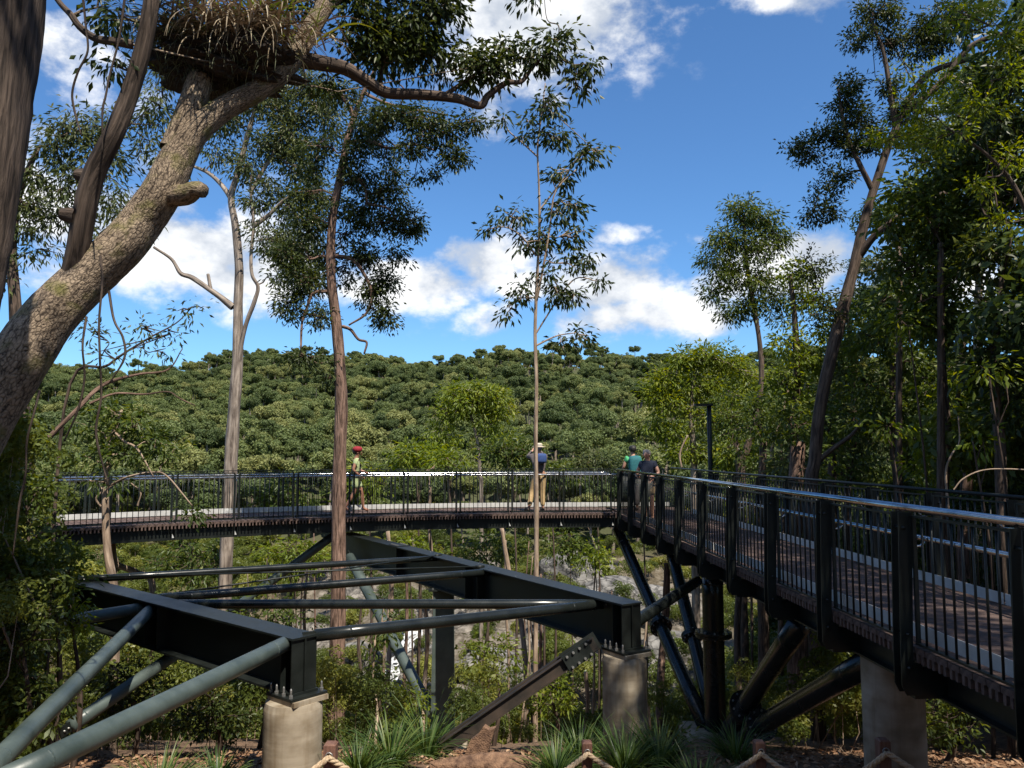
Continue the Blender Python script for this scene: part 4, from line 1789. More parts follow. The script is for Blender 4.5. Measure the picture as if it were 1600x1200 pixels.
    if longsleeve:
        pts += [mixv('le', 'lw', .85), mixv('re', 'rw', .85)]
        ee += [(5, 8), (7, 9)]
        R[5] = R[7] = .054
        R += [.042, .042]
    cloth('shirt', pts, ee, R, shirt, 1)
    if vest is not None:
        cloth('vest', [mixv('pel', 'spi', .5), j['spi'], mixv('spi', 'che', .35), mixv('spi', 'che', .55)], [(0, 1), (1, 2), (2, 3)], [(.160, .128), (.156, .128), (.152, .122), (.10, .10)], vest, 1)
    pts = [j['pel'] + Vector((0, 0, .05)), j['lhip'], j['lk'], j['rhip'], j['rk']]
    ee = [(0, 1), (1, 2), (0, 3), (3, 4)]
    R = [(.150, .120), .108, .072, .108, .072]
    if short:
        pts[2] = mixv('lhip', 'lk', .72)
        pts[4] = mixv('rhip', 'rk', .72)
        R[2] = R[4] = .098
    else:
        pts += [mixv('lk', 'la', .93), mixv('rk', 'ra', .93)]
        ee += [(2, 5), (4, 6)]
        R += [.062, .062]
    cloth('shorts' if short else 'trousers', pts, ee, R, pants, 0)
    for a, t in (('la', 'lt'), ('ra', 'rt')):
        if short and body is skin2:
            continue
        cloth('shoe', [j[a] + Vector((0, -.03, -.025)), (j[a] + j[t]) / 2 + Vector((0, 0, -.0)), j[t] + Vector((0, .02, .012))], [(0, 1), (1, 2)], [.05, .052, (.05, .036)], shoe_m, 0)
    if hair is not None:
        mb = MB()
        mb.lathe(hc + Vector((0, -.050, -.040)) * k, [(.060, 0), (.082, .03), (.090, .075), (.086, .115), (.055, .148), (.01, .158)], 18)
        for i in range(len(mb.v)):
            v = Vector(mb.v[i])
            n = math.sin(v.x * 160) * math.cos(v.z * 140 + v.y * 90) * .006
            mb.v[i] = tuple(v + Vector((n, n, n)))
        for i in range(len(mb.sm)):
            mb.sm[i] = True
        child('hair', mb, hair)
    if hat is not None:
        kind, hm_ = hat
        mb = MB()
        hcc = hc + Vector((0, -.01, .025)) * k
        if kind == 'brim':
            mb.lathe(hcc, [(.175, -.006), (.178, .004), (.098, .018), (.092, .075), (.070, .10), (.01, .104)], 24)
        elif kind == 'turban':
            mb.lathe(hcc, [(.095, -.012), (.118, .02), (.128, .058), (.115, .098), (.07, .125), (.01, .132)], 24)
        else:
            mb.lathe(hcc, [(.096, -.005), (.099, .03), (.088, .072), (.055, .098), (.01, .105)], 24)
            mb.box(hcc + Vector((0, .13, .0)), (.14, .11, .010))
        for i in range(len(mb.sm)):
            mb.sm[i] = True
        child('hat', mb, hm_)
    if pack is not None:
        bm = bmesh.new()
        bmesh.ops.create_cube(bm, size=1)
        bmesh.ops.subdivide_edges(bm, edges=bm.edges[:], cuts=3, use_grid_fill=True)
        for v in bm.verts:
            n = v.co.normalized() * .62
            q = v.co.lerp(n, .45)
            v.co = Vector((q.x * .31 * ps[0], q.y * .18 - .185, q.z * .46 * ps[1] + ps[2])) * k
        mb = MB()
        bm.verts.ensure_lookup_table()
        mb.add([v.co.copy() for v in bm.verts], [tuple(v.index for v in f.verts) for f in bm.faces], None, True)
        bm.free()
        bp = child('backpack', mb, pack)
        for sg in (-1, 1):
            mb = MB()
            mb.tube([Vector((sg * .09, -.13, 1.33)) * k, Vector((sg * .11, -.02, 1.425)) * k, Vector((sg * .115, .105, 1.33)) * k, Vector((sg * .12, .10, 1.18)) * k, Vector((sg * .14, -.06, 1.05)) * k], .018, 6)
            child('strap', mb, darkcloth, bp)
    return root


person((-3.98, 20.25, 0.0), math.radians(-78), 'walking person in maroon headwear with pale green shirt and shorts on curved walkway',
       dict(lk=(-.09, .16, .50), la=(-.09, .20, .10), lt=(-.09, .34, .035), rk=(.09, -.05, .50), ra=(.09, -.26, .13), rt=(.09, -.14, .04),
            le=(-.24, .06, 1.10), lw=(-.20, .27, 1.02), lh=(-.19, .34, 1.0), re=(.22, -.08, 1.10), rw=(.20, .10, .95), rh=(.2, .16, .92)),
       skin2, palegreen, palegreen, hat=('turban', redcloth), hair=hairdark, short=True, H=1.62, vest=darkcloth)
person((0.70, 20.55, 0.0), math.radians(14), 'person in a pale brimmed hat and khaki trousers photographing behind the slender trunk',
       dict(ls=(-.165, .02, 1.36), le=(-.23, .22, 1.33), lw=(-.08, .28, 1.50), lh=(-.05, .28, 1.56), rs=(.165, .02, 1.36), re=(.23, .22, 1.33), rw=(.08, .28, 1.50), rh=(.05, .28, 1.56),
            lk=(-.17, .06, .48), la=(-.28, -.08, .10), lt=(-.34, .07, .03)),
       skin1, greycloth, khaki, hat=('brim', straw), hair=hairgrey, pack=bluecloth, H=1.74, longsleeve=True, ps=(.8, .5, 1.30))
person((3.17, 20.75, 0.0), math.radians(8), 'person in a dark cap and green shirt carrying a teal backpack',
       dict(le=(-.25, .03, 1.10), lw=(-.23, .20, 1.0), lh=(-.22, .26, .98), re=(.25, .03, 1.10), rw=(.23, .20, 1.0), rh=(.22, .26, .98)),
       skin1, greencloth, greycloth, hat=('cap', darkcloth), hair=hairdark, pack=tealcloth, H=1.68)
person((3.02, 17.6, 0.0), math.radians(150), 'grey haired person in a navy t-shirt leaning by the straight walkway railing',
       dict(hm=(.02, .06, 1.545), ht=(.02, .06, 1.625), le=(-.27, .02, 1.12), lw=(-.18, .22, 1.05), lh=(-.12, .26, 1.04), re=(.28, .0, 1.12), rw=(.22, .20, 1.06), rh=(.16, .26, 1.05)),
       skin1, navycloth, khaki, hair=hairgrey, short=True, H=1.57)


# ------------------------------------------------------------------ trees
def gz(x, y):
    return float(height(x, y))


def grounded(pts, drop=0.3):
    """continue the lowest stem point down into the ground"""
    p = Vector(pts[0])
    g = gz(p.x, p.y) - drop
    if g < p.z - 0.1:
        pts = [Vector((p.x + (p.x - pts[1].x) * .1, p.y, g))] + pts
    return pts


def gtree(name, label, cat, trunk, radii, **kw):
    t = grounded([Vector(p) for p in trunk])
    if len(t) > len(radii):
        radii = [radii[0] * 1.12] + list(radii)
    return tree(name, label, cat, t, radii, **kw)


def pr(*a, k=1.0):
    """(px, py, Y, width_px) -> points, radii"""
    return [P(p[0], p[1], p[2]) for p in a], [k * p[3] * 0.5 * p[2] / FPX for p in a]


# left edge trunk, very close
t, r = pr((-150, 1000, 4.9, 140), (-95, 700, 5.0, 122), (-62, 500, 5.0, 112), (-45, 400, 5.0, 110), (-27, 300, 5.0, 110), (-10, 200, 5.0, 110), (0, 100, 5.0, 110), (10, 0, 5.0, 108), (25, -200, 5.0, 104), (60, -600, 5.2, 95), (80, -1100, 5.4, 80), (90, -1600, 5.6, 60), k=.95)
gtree('gum_tree', 'dark fissured trunk filling the left frame edge', 'tree', t, r, bark=bark_dark, leaf=lf_dark, seed=1, sides=24,
      clusters=[(P(50, -1500, 5.6), (1.5, 1.4, 0.9), .4), (P(400, -1700, 5.2), (1.0, 1.2, .8), .4), (P(-500, -1500, 5.2), (1.4, 1.4, .8), .4)], L=0.16, W=0.06, cover=1.1)

# big leaning tree: main stem, upright dark fork, broken fork, stub, long horizontal limb
t, r = pr((-190, 960, 6.3, 170), (-110, 800, 6.5, 140), (-28, 655, 6.7, 122), (30, 565, 6.8, 112), (78, 497, 6.9, 104), (135, 438, 7.0, 98), (188, 388, 7.05, 90), (222, 345, 7.1, 82), (252, 300, 7.1, 78), (277, 247, 7.15, 72), (302, 208, 7.2, 60),
          (345, 172, 7.3, 50), (400, 142, 7.4, 45), (440, 114, 7.5, 42), (466, 80, 7.6, 42), (488, 42, 7.7, 40), (515, 0, 7.8, 38), (560, -50, 7.9, 34), (600, -180, 8.0, 28), (640, -350, 8.2, 18), k=.76)
limbs = []
a, b = pr((100, 470, 6.98, 50), (118, 410, 6.9, 52), (131, 334, 6.8, 44), (148, 270, 6.75, 42), (182, 202, 6.7, 39), (207, 135, 6.7, 36), (226, 67, 6.65, 34), (237, 0, 6.6, 31), (250, -150, 6.6, 26), (255, -400, 6.6, 16), k=.76)
limbs.append((a, b[1], b[-2]))
a2, b2 = pr((270, 235, 7.15, 52), (290, 190, 7.2, 50), (304, 150, 7.25, 48), (314, 122, 7.3, 48), k=.85)
limbs.append((a2, b2[0], b2[-1]))
a3, b3 = pr((262, 306, 7.1, 40), (290, 304, 7.0, 34), (305, 296, 6.95, 28), (319, 299, 6.92, 22))
limbs.append((a3, b3[0], b3[-1]))
a4, b4 = pr((463, 92, 7.6, 26), (500, 98, 7.7, 28), (540, 107, 7.8, 26), (575, 128, 7.9, 26), (605, 145, 8.0, 22), (660, 148, 8.1, 18), (715, 154, 8.15, 17), (750, 165, 8.2, 15), (762, 150, 8.2, 10), (790, 130, 8.2, 9), (815, 127, 8.25, 8), (832, 105, 8.3, 6), (850, 88, 8.3, 4))
limbs.append((a4, b4[1], b4[-1]))
a5, b5 = pr((208, 70, 6.65, 16), (185, 66, 6.6, 14), (150, 60, 6.6, 12), (125, 42, 6.6, 11), (110, 22, 6.6, 11), (90, 0, 6.6, 10), (50, -60, 6.6, 7))
limbs.append((a5, b5[0], b5[-1]))
a6, b6 = pr((590, 140, 8.0, 9), (600, 90, 8.0, 8), (605, 40, 8.0, 6), (608, -20, 8, 4))
limbs.append((a6, b6[0], b6[-1]))
a7, b7 = pr((690, 152, 8.1, 8), (730, 125, 8.2, 7), (748, 112, 8.2, 5))
limbs.append((a7, b7[0], b7[-1]))
for kx, ky in ((126, 277), (103, 338)):
    q = P(kx, ky, 6.78)
    limbs.append(([q + Vector((.09, 0, 0)), q + Vector((.03, -.01, .01)), q + Vector((-.035, -.02, .02))], 0.085, 0.05))
cls = [cl(570, 25, 8.0, 40, 45), cl(640, 35, 8.1, 55, 55, 1.1), cl(600, 85, 8.0, 45, 40), cl(672, 80, 8.1, 45, 40, 1.1), cl(735, 95, 8.2, 45, 32), cl(770, 115, 8.2, 38, 25), cl(790, 75, 8.3, 32, 22), cl(840, 85, 8.3, 38, 26),
       cl(870, 65, 8.3, 26, 20), cl(895, 100, 8.3, 26, 15, .7), cl(925, 100, 8.3, 13, 15, .8), cl(905, 138, 8.3, 18, 12, .7), cl(690, 10, 8.1, 40, 40), cl(540, -30, 8, 60, 40), cl(650, -60, 8.1, 80, 50),
       cl(450, 10, 8.0, 60, 40, .6), cl(160, 10, 6.7, 40, 30, .5), cl(190, 25, 6.6, 25, 18, .6), cl(180, 100, 6.7, 28, 10, .35), cl(250, -160, 6.6, 100, 60, .8), cl(760, -60, 8.2, 50, 25, .5), cl(850, -12, 8.2, 30, 14, .4),
       cl(510, 130, 7.9, 30, 25, .5), cl(570, 65, 8.0, 40, 30)]
gtree('gum_tree', 'huge leaning grey trunk at upper left with dark upright fork and long horizontal limb', 'tree', t, r, limbs=limbs, clusters=cls, bark=bark_plate, leaf=lf_dark, seed=2, sides=28, rough=0.045,
      L=0.105, W=0.038, droop=0.75, cover=2.5, limb_r=0.025, limb_bark={0: bark_dark, 3: bark_brown, 4: bark_dark, 5: bark_brown, 6: bark_brown, 7: bark_dark, 8: bark_dark})  # upright fork and its knots: darker bark colour stands in for shade


# epiphyte in the fork
def epiphyte():
    c = P(345, 95, 7.45)
    root = empty('epiphyte_fern', P(330, 150, 7.4), 'large clump of dry strappy epiphyte fronds lodged in the leaning tree fork', 'fern')
    bm = bmesh.new()
    bmesh.ops.create_icosphere(bm, subdivisions=5, radius=1)
    rng = np.random.default_rng(4)
    for v in bm.verts:
        n = 0.26 * math.sin(v.co.x * 6 + v.co.z * 4) * math.cos(v.co.y * 6 + 1) + 0.10 * math.sin(v.co.z * 15 + v.co.x * 11) + rng.normal(0, .06)
        q = v.co * (1 + n)
        v.co = Vector((q.x * .62, q.y * .42, q.z * (.20 if q.z < 0 else .26) - .0)) + Vector((.02, 0, -.08)) - (WLOC[root.name] - c)
    me = bpy.data.meshes.new('root_mass')
    bm.to_mesh(me)
    bm.free()
    me.materials.append(rootm)
    put(bpy.data.objects.new('root_mass', me), WLOC[root.name], root)

    def fronds(nm, mat, n, ln, wd, spread, c0, sx, arch, seed, upm):
        rng = np.random.default_rng(seed)
        V, F, T = [], [], []
        for i in range(n):
            a = rng.uniform(0, 2 * math.pi)
            o = np.array([rng.normal(0, sx), rng.normal(0, .2), rng.uniform(-.08, .16)]) + np.array(c0)
            d = np.array([math.cos(a) * spread, math.sin(a) * spread, upm + rng.normal(0, .25)])
            d /= np.linalg.norm(d)
            l = ln * rng.uniform(.5, 1.25)
            w = wd * rng.uniform(.6, 1.2)
            sd = unit(np.cross(d, [0, 0, 1.0]) + rng.normal(0, .25, 3))
            seg = 6
            p = o.copy()
            b = len(V)
            tt = rng.beta(2, 2)
            for k in range(seg + 1):
                f = k / seg
                ww = w * (1 - f ** 2) * .5 + .001
                V += [p - sd * ww, p + sd * ww]
                T += [tt, tt]
                d = unit(d + np.array([0, 0, -arch * (0.3 + f)]) / seg * 2.2 + rng.normal(0, .05, 3))
                p = p + d * l / seg
            F += [(b + 2 * k, b + 2 * k + 1, b + 2 * k + 3, b + 2 * k + 2) for k in range(seg)]
        org = np.array(WLOC[root.name])
        o = bpy.data.objects.new(nm, np_mesh(nm, np.array(V) - org, np.array(F), mat, tint=np.array(T)))
        put(o, org, root)
        o['kind'] = 'stuff'
    cc = np.array(c)
    fronds('dry_fronds', lf_dry, 620, .66, .020, 1.0, cc + [.14, -.12, .12], .33, 1.0, 5, .75)
    fronds('hanging_fronds', lf_dry, 240, .46, .018, 1.0, cc + [.20, -.25, .16], .30, 1.7, 6, -.1)
    fronds('green_fronds', lf_mid, 160, .70, .024, .9, cc + [.20, .05, .25], .34, .8, 7, 1.1)
    fronds('rootlets', lf_wire, 500, .22, .006, 1.0, cc + [.0, -.1, -.14], .36, 1.5, 9, -.3)
    fronds('wiry_fronds', lf_wire, 800, .48, .006, 1.1, cc + [-.42, -.08, .10], .13, .9, 8, .45)


epiphyte()

# hanging vines
VINES = [([(128, -20, 6.4), (134, 40, 6.4), (137, 80, 6.4), (122, 112, 6.4), (113, 145, 6.4), (117, 175, 6.4), (127, 212, 6.4)], 'thin bare vine hanging against the sky at upper left'),
         ([(196, -10, 6.4), (186, 60, 6.4), (172, 115, 6.4), (165, 150, 6.4), (160, 175, 6.4), (160, 240, 6.4)], 'straight vine hanging beside the dark fork'),
         ([(157, 400, 6.5), (160, 440, 6.45), (155, 500, 6.4), (156, 560, 6.4), (158, 620, 6.4), (150, 680, 6.4), (170, 760, 6.4)], 'long dark vine hanging below the leaning trunk'),
         ([(135, 495, 6.5), (129, 540, 6.4), (132, 590, 6.4), (122, 640, 6.4), (100, 690, 6.4)], 'shorter dark vine hanging left of the long one'),
         ([(170, 455, 6.5), (178, 500, 6.4), (192, 528, 6.4), (194, 560, 6.4), (170, 600, 6.4)], 'curling vine looping right of the long one'),
         ([(62, 610, 6.6), (52, 650, 6.5), (42, 690, 6.5), (40, 740, 6.5), (30, 790, 6.5), (20, 870, 6.5)], 'thin vine hanging in the left thicket')]
for k, (vp, lab) in enumerate(VINES):
    root, _c = stem('vine', [P(*p) for p in vp], [0.011, ] + [0.009] * (len(vp) - 2) + [0.005], bark_brown if 'tan' in lab or 'pale' in lab else bark_dark, None, sides=6, rough=.1, seed=k)
    tag(root, lab, 'vine', 'hanging vines')

# leafy gum behind the leaning trunk at the left
t, r = pr((40, 760, 12.5, 26), (30, 600, 12.5, 22), (24, 480, 12.5, 18), (18, 380, 12.5, 15), (30, 300, 12.5, 11), (60, 230, 12.5, 7))
gtree('gum_tree', 'sunlit leafy gum half hidden behind the leaning trunk at left', 'tree', t, r, bark=bark_brown, leaf=lf_gum, seed=3, cover=1.9, L=.14, W=.035, droop=.8,
      clusters=[cl(125, 205, 12.5, 50, 32), cl(90, 240, 12.5, 40, 30), cl(165, 250, 12.5, 40, 30, .8), cl(180, 310, 12.5, 35, 35, .7), cl(45, 320, 12.5, 45, 28), cl(95, 340, 12.5, 30, 25, .8), cl(30, 400, 12.5, 30, 14, .5), cl(60, 390, 12.5, 40, 14, .5),
                cl(245, 170, 12.5, 35, 35, .8), cl(235, 225, 12.5, 25, 25, .6), cl(20, 440, 12.5, 30, 14, .4), cl(110, 290, 12.5, 45, 28), cl(200, 345, 12.5, 30, 28, .8), cl(150, 370, 12.5, 30, 18, .7), cl(265, 250, 12.5, 22, 20, .7), cl(60, 270, 12.5, 30, 28, .9), cl(170, 200, 12.5, 35, 28, .8), cl(40, 355, 12.5, 40, 20, .8), cl(255, 120, 12.5, 30, 30, .7)])

# pale barked gum behind the curved walkway
t, r = pr((352, 900, 23.4, 25), (360, 740, 23.4, 26), (366, 640, 23.4, 23), (371, 560, 23.4, 21), (372, 480, 23.4, 18), (374, 420, 23.4, 17), (368, 355, 23.4, 15), (361, 310, 23.4, 13), (370, 275, 23.4, 11), (386, 215, 23.4, 10), (398, 170, 23.4, 7), (405, 120, 23.4, 4), k=.80)
limbs = []
for q in [((371, 590, 23.4, 8), (376, 545, 23.32, 12), (384, 508, 23.2, 15), (398, 470, 23.1, 14), (403, 448, 23.1, 13), (394, 430, 23.1, 11), (392, 400, 23.2, 10), (396, 350, 23.2, 9), (392, 300, 23.2, 7), (394, 265, 23.2, 4)),
          ((364, 480, 23.4, 11), (345, 465, 23.4, 10), (328, 453, 23.3, 9), (300, 434, 23.3, 8), (282, 427, 23.2, 7), (268, 405, 23.2, 6), (240, 386, 23.1, 4)),
          ((330, 455, 23.3, 6), (327, 440, 23.3, 6), (325, 428, 23.3, 5)),
          ((361, 310, 23.4, 9), (345, 288, 23.4, 8), (325, 270, 23.4, 7), (298, 258, 23.4, 4)),
          ((394, 355, 23.2, 8), (420, 336, 23.2, 7), (445, 312, 23.1, 6), (466, 300, 23.1, 4)),
          ((392, 300, 23.2, 7), (412, 265, 23.2, 6), (430, 235, 23.2, 5), (445, 200, 23.2, 3))]:
    a, b = pr(*q)
    limbs.append((a, b[0], b[-1]))
gtree('gum_tree', 'tall pale barked gum with bare left limb behind the curved walkway', 'tree', t, r, limbs=limbs, bark=bark_pale, leaf=lf_gum, seed=4, cover=2.6, L=.18, W=.055, droop=.7,
      clusters=[cl(355, 190, 23.4, 35, 28), cl(400, 160, 23.4, 45, 28), cl(445, 180, 23.4, 40, 35), cl(425, 235, 23.4, 40, 30, .9), cl(340, 235, 23.4, 22, 20, .7), cl(470, 260, 23.4, 30, 35, .9), cl(455, 320, 23.4, 35, 25), cl(420, 290, 23.4, 25, 22, .7),
                cl(425, 375, 23.4, 35, 28), cl(470, 385, 23.4, 40, 30), cl(480, 140, 23.4, 40, 35), cl(440, 430, 23.4, 25, 18, .7), cl(385, 260, 23.4, 30, 30, .8), cl(460, 220, 23.4, 40, 30, .9), cl(400, 320, 23.4, 30, 25, .7), cl(480, 430, 23.4, 35, 25, .8), cl(510, 180, 23.4, 35, 40, .8), cl(500, 310, 23.4, 25, 40, .7), cl(330, 150, 23.4, 30, 20, .8)])

# red-brown trunk in front of the walkway
t, r = pr((524, 1130, 16.4, 34), (527, 1000, 16.4, 29), (529, 850, 16.4, 27), (531, 720, 16.4, 25), (533, 620, 16.4, 23), (527, 520, 16.4, 20), (517, 430, 16.4, 18), (519, 350, 16.4, 16), (530, 285, 16.4, 15), (544, 215, 16.4, 13), (556, 175, 16.4, 11), (568, 145, 16.4, 9), (590, 100, 16.4, 7), (610, 40, 16.5, 4), k=.82)
limbs = []
for q in [((553, 185, 16.4, 8), (545, 165, 16.4, 8), (530, 150, 16.4, 6), (505, 140, 16.3, 4)),
          ((548, 222, 16.4, 7), (575, 220, 16.3, 6), (610, 232, 16.2, 5), (640, 225, 16.2, 4), (680, 235, 16.2, 3)),
          ((512, 455, 16.4, 6), (490, 458, 16.3, 6), (480, 480, 16.3, 6), (472, 505, 16.3, 5), (470, 545, 16.2, 3)),
          ((522, 400, 16.4, 7), (550, 405, 16.3, 6), (570, 430, 16.2, 6), (581, 462, 16.2, 5), (572, 490, 16.2, 4), (545, 508, 16.2, 3)),
          ((536, 510, 16.4, 6), (548, 515, 16.3, 6), (560, 530, 16.3, 5), (573, 535, 16.3, 5), (569, 553, 16.3, 3)),
          ((530, 290, 16.4, 7), (560, 280, 16.3, 6), (572, 300, 16.3, 6), (575, 318, 16.3, 5), (605, 325, 16.2, 4), (620, 345, 16.2, 3)),
          ((568, 145, 16.4, 6), (600, 160, 16.3, 5), (640, 170, 16.2, 4), (700, 180, 16.2, 3))]:
    a, b = pr(*q)
    limbs.append((a, b[0], b[-1]))
gtree('gum_tree', 'red brown stringy trunk standing before the curved walkway with dark hanging foliage', 'tree', t, r, limbs=limbs, bark=bark_red, leaf=lf_dark, seed=5, sides=20, cover=2.8, L=.105, W=.038, droop=.6,
      clusters=[cl(600, 180, 15.1, 45, 25), cl(650, 185, 15.1, 40, 25, 1.1), cl(690, 205, 15.1, 35, 25), cl(740, 190, 15.1, 30, 16, .9), cl(710, 245, 15.1, 25, 22), cl(580, 225, 16.4, 40, 20, .8), cl(645, 235, 15.1, 40, 16, .7), cl(600, 255, 16.4, 20, 10, .5),
                cl(560, 275, 16.4, 35, 22, .9), cl(600, 300, 16.4, 35, 22), cl(640, 345, 16.4, 28, 28), cl(600, 350, 16.4, 32, 25, .9), cl(560, 330, 16.4, 28, 28, .8), cl(570, 400, 16.4, 32, 22, .9), cl(600, 440, 16.4, 24, 24), cl(600, 490, 16.4, 22, 24, .9),
                cl(575, 460, 16.4, 26, 26, .6), cl(480, 350, 16.4, 40, 28, .9), cl(450, 400, 16.4, 35, 28, .9), cl(480, 440, 16.4, 35, 28, .9), cl(450, 475, 16.4, 24, 28, .8), cl(495, 495, 16.4, 28, 22, .7), cl(480, 300, 16.4, 30, 22, .7), cl(500, 230, 16.4, 30, 28, .6),
                cl(560, 240, 16.2, 35, 22, .5), cl(530, 320, 16.6, 25, 25, .5), cl(545, 365, 16.6, 30, 20, .5), cl(620, 272, 16.2, 30, 14, .5), cl(665, 268, 15.4, 30, 14, .5), cl(540, 425, 16.8, 28, 20, .5), cl(505, 400, 16.7, 26, 26, .5), cl(620, 395, 16.2, 26, 20, .5), cl(495, 265, 16.6, 30, 25, .5), cl(560, 195, 16.2, 35, 20, .5), cl(475, 560, 16.4, 42, 14, .8), cl(510, 590, 16.4, 20, 14, .5), cl(620, 60, 15.1, 50, 40, .8), cl(530, 145, 16.4, 40, 25, .6)])

# slender tree in the middle
t, r = pr((836, 1075, 16.0, 13), (838, 900, 16.0, 12.5), (838, 760, 16.0, 12), (837, 680, 16.0, 10.5), (838, 600, 16.0, 9.5), (836, 520, 16.0, 9), (839, 440, 16.0, 8), (843, 360, 16.0, 7), (842, 290, 16.0, 5.5), (840, 230, 16.0, 5), (846, 180, 16.0, 4), (852, 130, 16.0, 2.5), k=.60)
limbs = []
for q in [((840, 245, 16, 3), (815, 222, 16, 2.5), (795, 205, 16, 2), (788, 190, 16, 1.5)), ((838, 400, 16, 3.5), (815, 370, 15.9, 3), (790, 355, 15.9, 2), (762, 358, 15.9, 1.5)),
          ((838, 470, 16, 4), (850, 410, 15.9, 4), (860, 350, 15.9, 3), (868, 300, 15.9, 2.5), (900, 265, 15.9, 2)), ((838, 520, 16, 3), (870, 470, 16.1, 2.5), (900, 435, 16.1, 2), (935, 440, 16.1, 1.5)),
          ((838, 540, 16, 3), (870, 525, 16, 2.5), (900, 520, 16, 1.5)), ((842, 330, 16, 3), (880, 280, 16, 2.5), (905, 245, 16, 2), (935, 230, 16, 1.5))]:
    a, b = pr(*q)
    limbs.append((a, b[0], b[-1]))
gtree('slender_tree', 'slender straight tree with sparse dark drooping leaves in the centre', 'tree', t, r, limbs=limbs, bark=bark_tan, leaf=lf_dark, seed=6, sides=12, rough=.1, cover=1.9, L=.165, W=.056, droop=.75, m=18, tr=.30, twig=.8,
      clusters=[cl(852, 160, 16, 16, 28), cl(868, 165, 16, 12, 25, .7), cl(855, 210, 16, 22, 16), cl(880, 215, 16, 24, 16), cl(905, 245, 16, 25, 13), cl(930, 235, 16, 15, 15), cl(878, 275, 16, 20, 22, 1.1), cl(895, 320, 16, 22, 16, 1.1), cl(870, 330, 16, 20, 18),
                cl(787, 185, 16, 9, 14), cl(825, 190, 16, 12, 14), cl(822, 215, 16, 8, 10), cl(800, 338, 16, 26, 16, 1.1), cl(765, 360, 16, 8, 8), cl(850, 375, 16, 26, 18), cl(895, 370, 16, 28, 18, .8), cl(920, 400, 16, 22, 16, .8), cl(815, 465, 16, 18, 20, 1.1),
                cl(795, 490, 16, 10, 10), cl(870, 450, 16, 20, 26, .9), cl(895, 460, 16, 18, 22, .8), cl(935, 440, 16, 14, 10), cl(905, 525, 16, 22, 13), cl(880, 540, 16, 18, 13, .8), cl(825, 380, 16, 20, 20, .7), cl(850, 430, 16, 14, 14, .6), cl(880, 410, 16, 25, 18, .6)])

# thin leaning stems under the walkway and beside it
THIN = [((783, 820, 24, 9), (795, 890, 23.9, 9.5), (812, 960, 23.6, 10), (822, 1050, 23, 11), 'bare reddish leaning stem below the walkway, left of the slender tree'),
        ((672, 745, 22.5, 6), (671, 830, 22.5, 7), (678, 890, 22.5, 7), (680, 1000, 22, 8), 'thin pale bent stem rising behind the walkway left of centre'),
        ((606, 830, 24, 8), (612, 900, 24, 9), (610, 980, 24, 9), (606, 1070, 23.5, 10), 'thin brown stem seen behind the sunlit strut'),
        ((664, 940, 21, 8), (668, 1000, 21, 9), (664, 1060, 21, 9), (660, 1120, 20, 10), 'thin dark stem just left of the green column'),
        ((915, 1050, 18, 8), (918, 1100, 18, 8), (914, 1140, 18, 9), (912, 1180, 17, 9), 'thin stem standing left of the centre pier'),
        ((1043, 880, 20, 14), (1040, 960, 20, 15), (1034, 1030, 20, 15), (1030, 1120, 19, 16), 'brown trunk behind the flanged tube legs'),
        ((175, 845, 18, 12), (182, 880, 18, 13), (215, 895, 18, 13), (240, 930, 17.8, 13), 'smooth pale curved stem under the left end of the curved walkway'),
        ((586, 1000, 14, 4), (583, 1060, 14, 4.5), (590, 1110, 14, 5), (587, 1150, 13.5, 5), 'very thin pale sapling stem left of the sunlit strut')]
for k, q in enumerate(THIN):
    a, b = pr(*[p for p in q[:4]][::-1], k=.75)
    zg = gz(a[0].x, a[0].y)
    if zg < a[0].z:
        a = [Vector((a[0].x, a[0].y, zg - .2))] + a
        b = [b[0]] + b
    top = a[-1]
    tree('sapling', q[4], 'sapling', a, b, bark=bark_tan if k != 5 else bark_red, leaf=lf_mid, seed=20 + k, sides=8, rough=.12, cover=.8, L=.14, W=.05,
         clusters=[(top + Vector((.1, 0, .25)), (.5, .5, .4), .7)] if k in (1, 7) else ())

# shaded trunks in the forest below the right walkway
for k, (x, Y, w, lab) in enumerate([(1243, 17, 30, 'broad shaded brown trunk seen between the thick tube legs and right pier'), (1190, 22, 16, 'shaded trunk right of the vertical steel column'), (1300, 19, 16, 'shaded trunk left of the right pier'),
                                    (1155, 26, 10, 'thin shaded trunk close right of the steel column'), (1275, 24, 10, 'thin shaded trunk behind the broad shaded one'), (1470, 13, 14, 'straight thin shaded trunk under the near deck'),
                                    (1510, 15, 22, 'sunlit trunk low at right beyond the near pier'), (1545, 18, 14, 'slim trunk near the lower right corner'), (1405, 17, 12, 'dark slim trunk rising right of the big right trunk'), (1222, 29, 8, 'very thin shaded trunk between the tube legs')]):
    up = 380 if k in (5, 8) else 690
    a = [P(x + 4 * math.sin(y * .02 + k), y, Y) for y in (1180, 1000, 850, up)]
    zg = gz(a[0].x, a[0].y)
    a = [Vector((a[0].x, a[0].y, min(zg, a[0].z) - .3))] + a
    rr = [w * .5 * Y / FPX * f for f in (1.1, 1.05, 1, .9, .7)]
    tree('forest_tree', lab, 'tree', a, rr, bark=bark_red if k in (0, 6) else bark_brown, leaf=lf_mid, seed=300 + k, sides=10, cover=1.6, L=.15, W=.06,
         clusters=[cl(x - 10, up - 30, Y, 45, 45, .8), cl(x + 30, up + 40, Y, 35, 30, .6), cl(x - 25, up + 90, Y, 30, 30, .5)])

